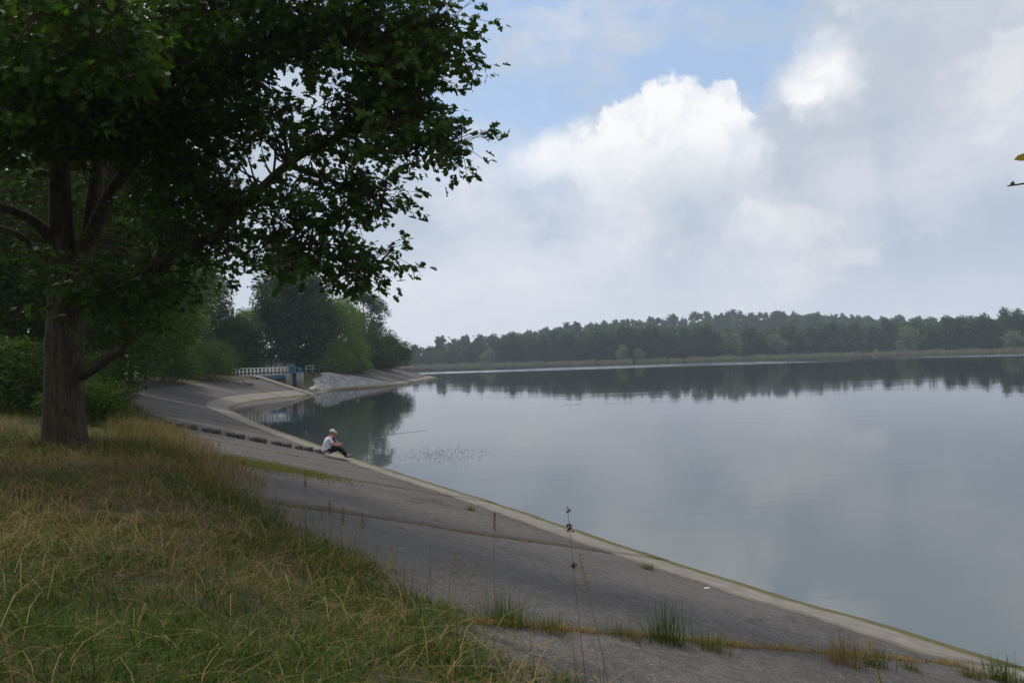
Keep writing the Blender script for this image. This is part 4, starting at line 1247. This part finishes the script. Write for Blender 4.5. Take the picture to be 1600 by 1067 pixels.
def head_parts(parent, c, fwd, hair, cap=None, hairlen=0.0):
    """head with nose, brow, mouth, ears as one mesh built on a shaped sphere"""
    n1, n2 = 18, 26
    th = np.linspace(0, math.pi, n1); ph = np.linspace(0, 2 * math.pi, n2, endpoint=False)
    T, Ph = np.meshgrid(th, ph, indexing='ij')
    x = np.sin(T) * np.cos(Ph); y = np.sin(T) * np.sin(Ph); z = np.cos(T)
    X = x * .098; Y = y * .076 * (1 - .18 * np.clip(-z, 0, 1)); Z = z * .118
    fr = np.clip(x, 0, 1)
    X += .010 * fr * np.clip(-z, 0, 1) + .022 * np.exp(-((y / .16) ** 2) - ((z + .12) / .17) ** 2) * fr          # chin / nose
    X -= .008 * np.exp(-((np.abs(y) - .36) / .14) ** 2 - ((z - .06) / .1) ** 2) * fr                              # eye sockets
    X += .006 * np.exp(-((y / .3) ** 2) - ((z + .42) / .07) ** 2) * fr - .004 * np.exp(-((y / .3) ** 2) - ((z + .5) / .04) ** 2) * fr
    Y += np.sign(y) * .014 * np.exp(-((x + .05) / .14) ** 2 - ((z + .02) / .22) ** 2) * (np.abs(y) > .6)           # ears
    V = np.stack([X, Y, Z], -1).reshape(-1, 3)
    f_ = unit(np.append(fwd[:2], 0)); sd_ = np.array([-f_[1], f_[0], 0]); up_ = A(0, 0, 1)
    pit = fwd[2]; f2 = unit(f_ + up_ * pit); u2 = np.cross(f2, sd_) * 1.0; u2 = u2 if u2[2] > 0 else -u2
    B = np.stack([f2, sd_, u2], 0)
    i = (np.arange(n1 - 1)[:, None] * n2 + np.arange(n2)[None]).ravel(); j = (np.arange(n1 - 1)[:, None] * n2 + (np.arange(n2) + 1)[None] % n2).ravel()
    fc = np.stack([i, i + n2, j + n2, j], 1)
    m = MB(); m.add(V @ B + c, fc); hd = link('head', m.mesh('head', M_skin, True), parent)
    m = MB()
    for s in (-1, 1):
        e = A(.092, s * .03, .008)
        vv, ff = tube([e - (.008, 0, 0), e, e + (.006, 0, 0)], [.010, .011, .004], 8); m.add(vv @ B + c, ff)
    link('eyes', m.mesh('eyes', mat('eye', lambda h: pbsdf(h, (.03, .02, .015), .3)), True), hd)
    # hair shell over the skull, face left free
    keep = ((x < .25 + .5 * np.clip(z, -1, 1)) & (z > -.55 - hairlen)).ravel()
    Vh = V * (1.09, 1.12, 1.07) - (.004, 0, 0)
    if hairlen: Vh[:, 2] -= hairlen * .12 * np.clip(-z.ravel(), 0, 1)
    m = MB(); m.add(Vh @ B + c, fc[keep[fc].all(1)]); link('hair', m.mesh('hair', hair, True), hd)
    if cap:
        cp_ = link('cap', None, parent)
        kz = (z > .22).ravel(); Vc = V * (1.18, 1.22, 1.16)
        m = MB(); m.add(Vc @ B + c, fc[kz[fc].all(1)]); link('cap_crown', m.mesh('cap_crown', cap, True), cp_)
        a = np.linspace(-1.1, 1.1, 11); inner = np.column_stack([.108 * np.cos(a), .088 * np.sin(a), np.full(11, .035)]); outer = np.column_stack([.108 * np.cos(a) + .075 * np.cos(a * .8), .092 * np.sin(a), .018 - .012 * np.abs(a)])
        vv = np.vstack([inner, outer, inner + (0, 0, .008), outer + (0, 0, .008)]); k = np.arange(10)
        m = MB(); m.add(vv @ B + c, [np.stack([k, k + 1, k + 12, k + 11], 1), np.stack([k + 22, k + 33, k + 34, k + 23], 1), np.stack([k + 11, k + 12, k + 34, k + 33], 1)]); link('brim', m.mesh('brim', cap, True), cp_)
    return hd


def sitter(label, loc, az, shirt, trousers, hair, cap, lean=0.0, scale=1.0, hairlen=0.0, armdrop=0.0):
    t = link('person', None, label=label, cat='person', group=None)
    t.location = loc; t.rotation_euler = (0, 0, az); t.scale = (scale,) * 3
    hip, belly, chest = A(0, 0, .12), A(.03 + lean * .3, 0, .30), A(.06 + lean * .8, 0, .50)
    neck = A(.11 + lean, 0, .64); skull = A(.16 + lean * 1.15, 0, .70)
    body = [[(hip, .10), (belly, .11), (chest, .11), (neck, .058), (skull, .055)]]
    sh_, tr_, shoes = [[(A(-.03, 0, .03), (.15, .175)), (A(-.02, 0, .12), (.16, .18)), (belly, (.150, .18)), (chest, (.145, .19)), (A(.09 + lean, 0, .595), (.085, .11))]], [[(hip + (0.0, 0, -.02), .15), (hip + (.04, 0, 0), .15)]], []
    for s in (-1, 1):
        shd = A(.07 + lean * .9, s * .175, .545); elb = A(.22 + lean, s * .235, .31 - armdrop); wr = A(.46 + lean, s * .10 - .02, .325 - armdrop)
        hipj = A(.05, s * .10, .09); kn = A(.46, s * .13, .20); ank = A(.76, s * .12, -.13); toe = A(.93, s * .14, -.145)
        body += [[(chest, .11), (shd, .062), (elb, .043), (wr, .03)], [(hip, .10), (hipj, .08), (kn, .06), (ank, .042), (toe, .035)]]
        dv = unit(wr - elb); upv = unit(np.cross(dv, A(0, 1, 0))); upv = upv if upv[2] > 0 else -upv
        body += hand_chains(wr, 0, dv, upv, np.cross(dv, upv))
        sh_ += [[(chest, (.145, .19)), (shd, .085), (shd + (elb - shd) * .72, .07)]]
        tr_ += [[(hip + (.04, 0, 0), .15), (hipj + (.08, 0, .01), .105), (kn, .082), (kn + (ank - kn) * .93, .062)]]
        shoes.append(tube(smooth_path([ank + (-.06, 0, -.03), ank + (.04, 0, -.015), toe + (-.03, 0, 0), toe + (.05, 0, -.012)], 4), np.interp(np.linspace(0, 1, 13), [0, .2, .6, .9, 1], [.03, .052, .046, .036, .012]), 10))
    skin('body', body, M_skin, t)
    skin('shirt', sh_, shirt, t); skin('trousers', tr_, trousers, t)
    for s_ in shoes:
        m = MB(); m.add(*s_); link('shoe', m.mesh('shoe', cloth('shoe_grey', (.16, .15, .14)), True), t)
    m = MB(); th2 = np.linspace(0, 2 * math.pi, 15); m.add(*tube(np.column_stack([.005 + .152 * np.cos(th2), .172 * np.sin(th2), np.full(15, .125)]), .018, 6, False)); link('belt', m.mesh('belt', cloth('belt_black', (.015, .015, .016)), True), t)
    head_parts(t, A(.20 + lean * 1.25, 0, .785), A(1, 0, -.22), hair, cap, hairlen)
    return t


C_white = cloth('white_shirt', (.74, .73, .80)); C_black = cloth('dark_trousers', (.018, .018, .022)); C_navy = cloth('dark_top', (.022, .024, .035))
H_dark = mat('dark_hair', lambda h: pbsdf(h, (.03, .022, .016), .7)); H_fair = mat('fair_hair', lambda h: pbsdf(h, (.22, .13, .06), .7)); H_greyh = mat('grey_hair', lambda h: pbsdf(h, (.2, .19, .18), .7))
C_cap = cloth('beige_cap', (.72, .68, .57))
face_az = math.atan2(.40, .91)
pp = PZ(510, 709, .62); sd1 = land(pp[None, :2])[1][0]; z1 = float(profile(sd1)) + .12
sitter('person in white shirt and beige cap sitting at the water edge, holding a fishing rod', (pp[0], pp[1], z1), face_az, C_white, C_black, H_greyh, C_cap, .03, 1.0)
p2 = pp[:2] + np.array((-.43, .80)) * .62 + np.array((.17, .08)); z2 = float(profile(land(p2[None])[1][0])) + .12
sitter('person in dark clothes with fair hair sitting just behind the one in white', (p2[0], p2[1], z2), face_az + .1, C_navy, C_black, H_fair, None, .10, .97, .5, .02)
# fishing rod held out over the water
rod = link('fishing_rod', None, label='long thin fishing rod held over the water by the person in white', cat='fishing rod')
hnd = np.array([pp[0], pp[1], z1]) + rotz(face_az) @ A(.56, -.02, .335)
tip = PY(668, 672, hnd[1] + 1.6)
back = hnd - unit(tip - hnd) * .25
rp = smooth_path([back, hnd, hnd + (tip - hnd) * .5 + (0, 0, .06), tip], 8)
part('rod_blank', [tube(rp, np.linspace(.015, .006, len(rp)), 6)], mat('rod', lambda h: pbsdf(h, (.05, .05, .055), .4)), rod)
part('grip', [tube([back, hnd + unit(tip - hnd) * .15], .016, 8)], mat('cork', lambda h: pbsdf(h, (.25, .16, .09), .8)), rod)
part('reel', [tube([hnd + (0, 0, -.03), hnd + (.03, .02, -.08)], .03, 10)], M_conc, rod)
part('line', [tube(smooth_path([tip, tip + (.9, .5, -.6), PZ(700, 690, 0)], 6), .0012, 3)], M_white, rod)

# person lying on the slope below the footbridge
ly = link('person', None, label='person in blue lying on the paved slope below the footbridge', cat='person')
lp = PZ(387, 601, 1.62); dl = land(lp[None, :2])[1][0]
ly.location = (lp[0], lp[1], float(profile(dl)) + .06); ly.rotation_euler = (0, R(15), R(-14))
leg = [[(A(0, 0, .12), .13), (A(-.22, 0, .16), .13), (A(-.48, 0, .26), .13), (A(-.62, 0, .35), .06), (A(-.68, 0, .38), .055)]]
shl, trl = [[(A(0, 0, .13), (.16, .17)), (A(-.25, 0, .17), (.15, .17)), (A(-.5, 0, .27), (.13, .17)), (A(-.59, 0, .33), .09)]], [[(A(-.03, 0, .11), .15), (A(.03, 0, .11), .15)]]
for s in (-1, 1):
    el = A(-.66, s * .26, .06) if s < 0 else A(-.3, .3, .1); wr = A(-.46, s * .34, .05) if s < 0 else A(-.06, .24, .17)
    leg += [[(A(-.48, 0, .26), .13), (A(-.5, s * .18, .26), .06), (el, .043), (wr, .03)], [(A(0, 0, .12), .13), (A(.06, s * .1, .11), .09), (A(.48, s * .12, .2 if s > 0 else .1), .06), (A(.9, s * .13, .06), .042), (A(.96, s * .16, .17), .033)]]
    dv = unit(wr - el); leg += hand_chains(wr, 0, dv, A(0, 0, 1), np.cross(dv, A(0, 0, 1)))
    shl += [[(A(-.5, 0, .27), (.13, .17)), (A(-.5, s * .18, .26), .085), (A(-.5, s * .18, .26) * .3 + el * .7, .068)]]
    trl += [[(A(.03, 0, .11), .15), (A(.08, s * .1, .11), .105), (A(.48, s * .12, .2 if s > 0 else .1), .08), (A(.84, s * .13, .07), .062)]]
skin('body', leg, M_skin, ly); skin('shirt', shl, cloth('pale_blue_top', (.24, .27, .40)), ly); skin('trousers', trl, cloth('blue_jeans', (.075, .095, .20)), ly)
head_parts(ly, A(-.74, 0, .45), A(.9, 0, .35), H_dark, None)

# ------------------------------------------------------------------ haze over the lake
hb = MB(); hb.add(*box((0, 0, 33), (2440, 2440, 80)))
hm = bpy.data.materials.new('haze'); hm.use_nodes = True; hm.node_tree.nodes.clear()
hv = hm.node_tree.nodes.new('ShaderNodeVolumePrincipled'); ho = hm.node_tree.nodes.new('ShaderNodeOutputMaterial')
hv.inputs['Color'].default_value = (.80, .88, 1.0, 1); hv.inputs['Density'].default_value = 0.0003; hv.inputs['Anisotropy'].default_value = 0.2
hm.node_tree.links.new(hv.outputs[0], ho.inputs['Volume'])
link('haze', hb.mesh('haze', hm), kind='stuff')
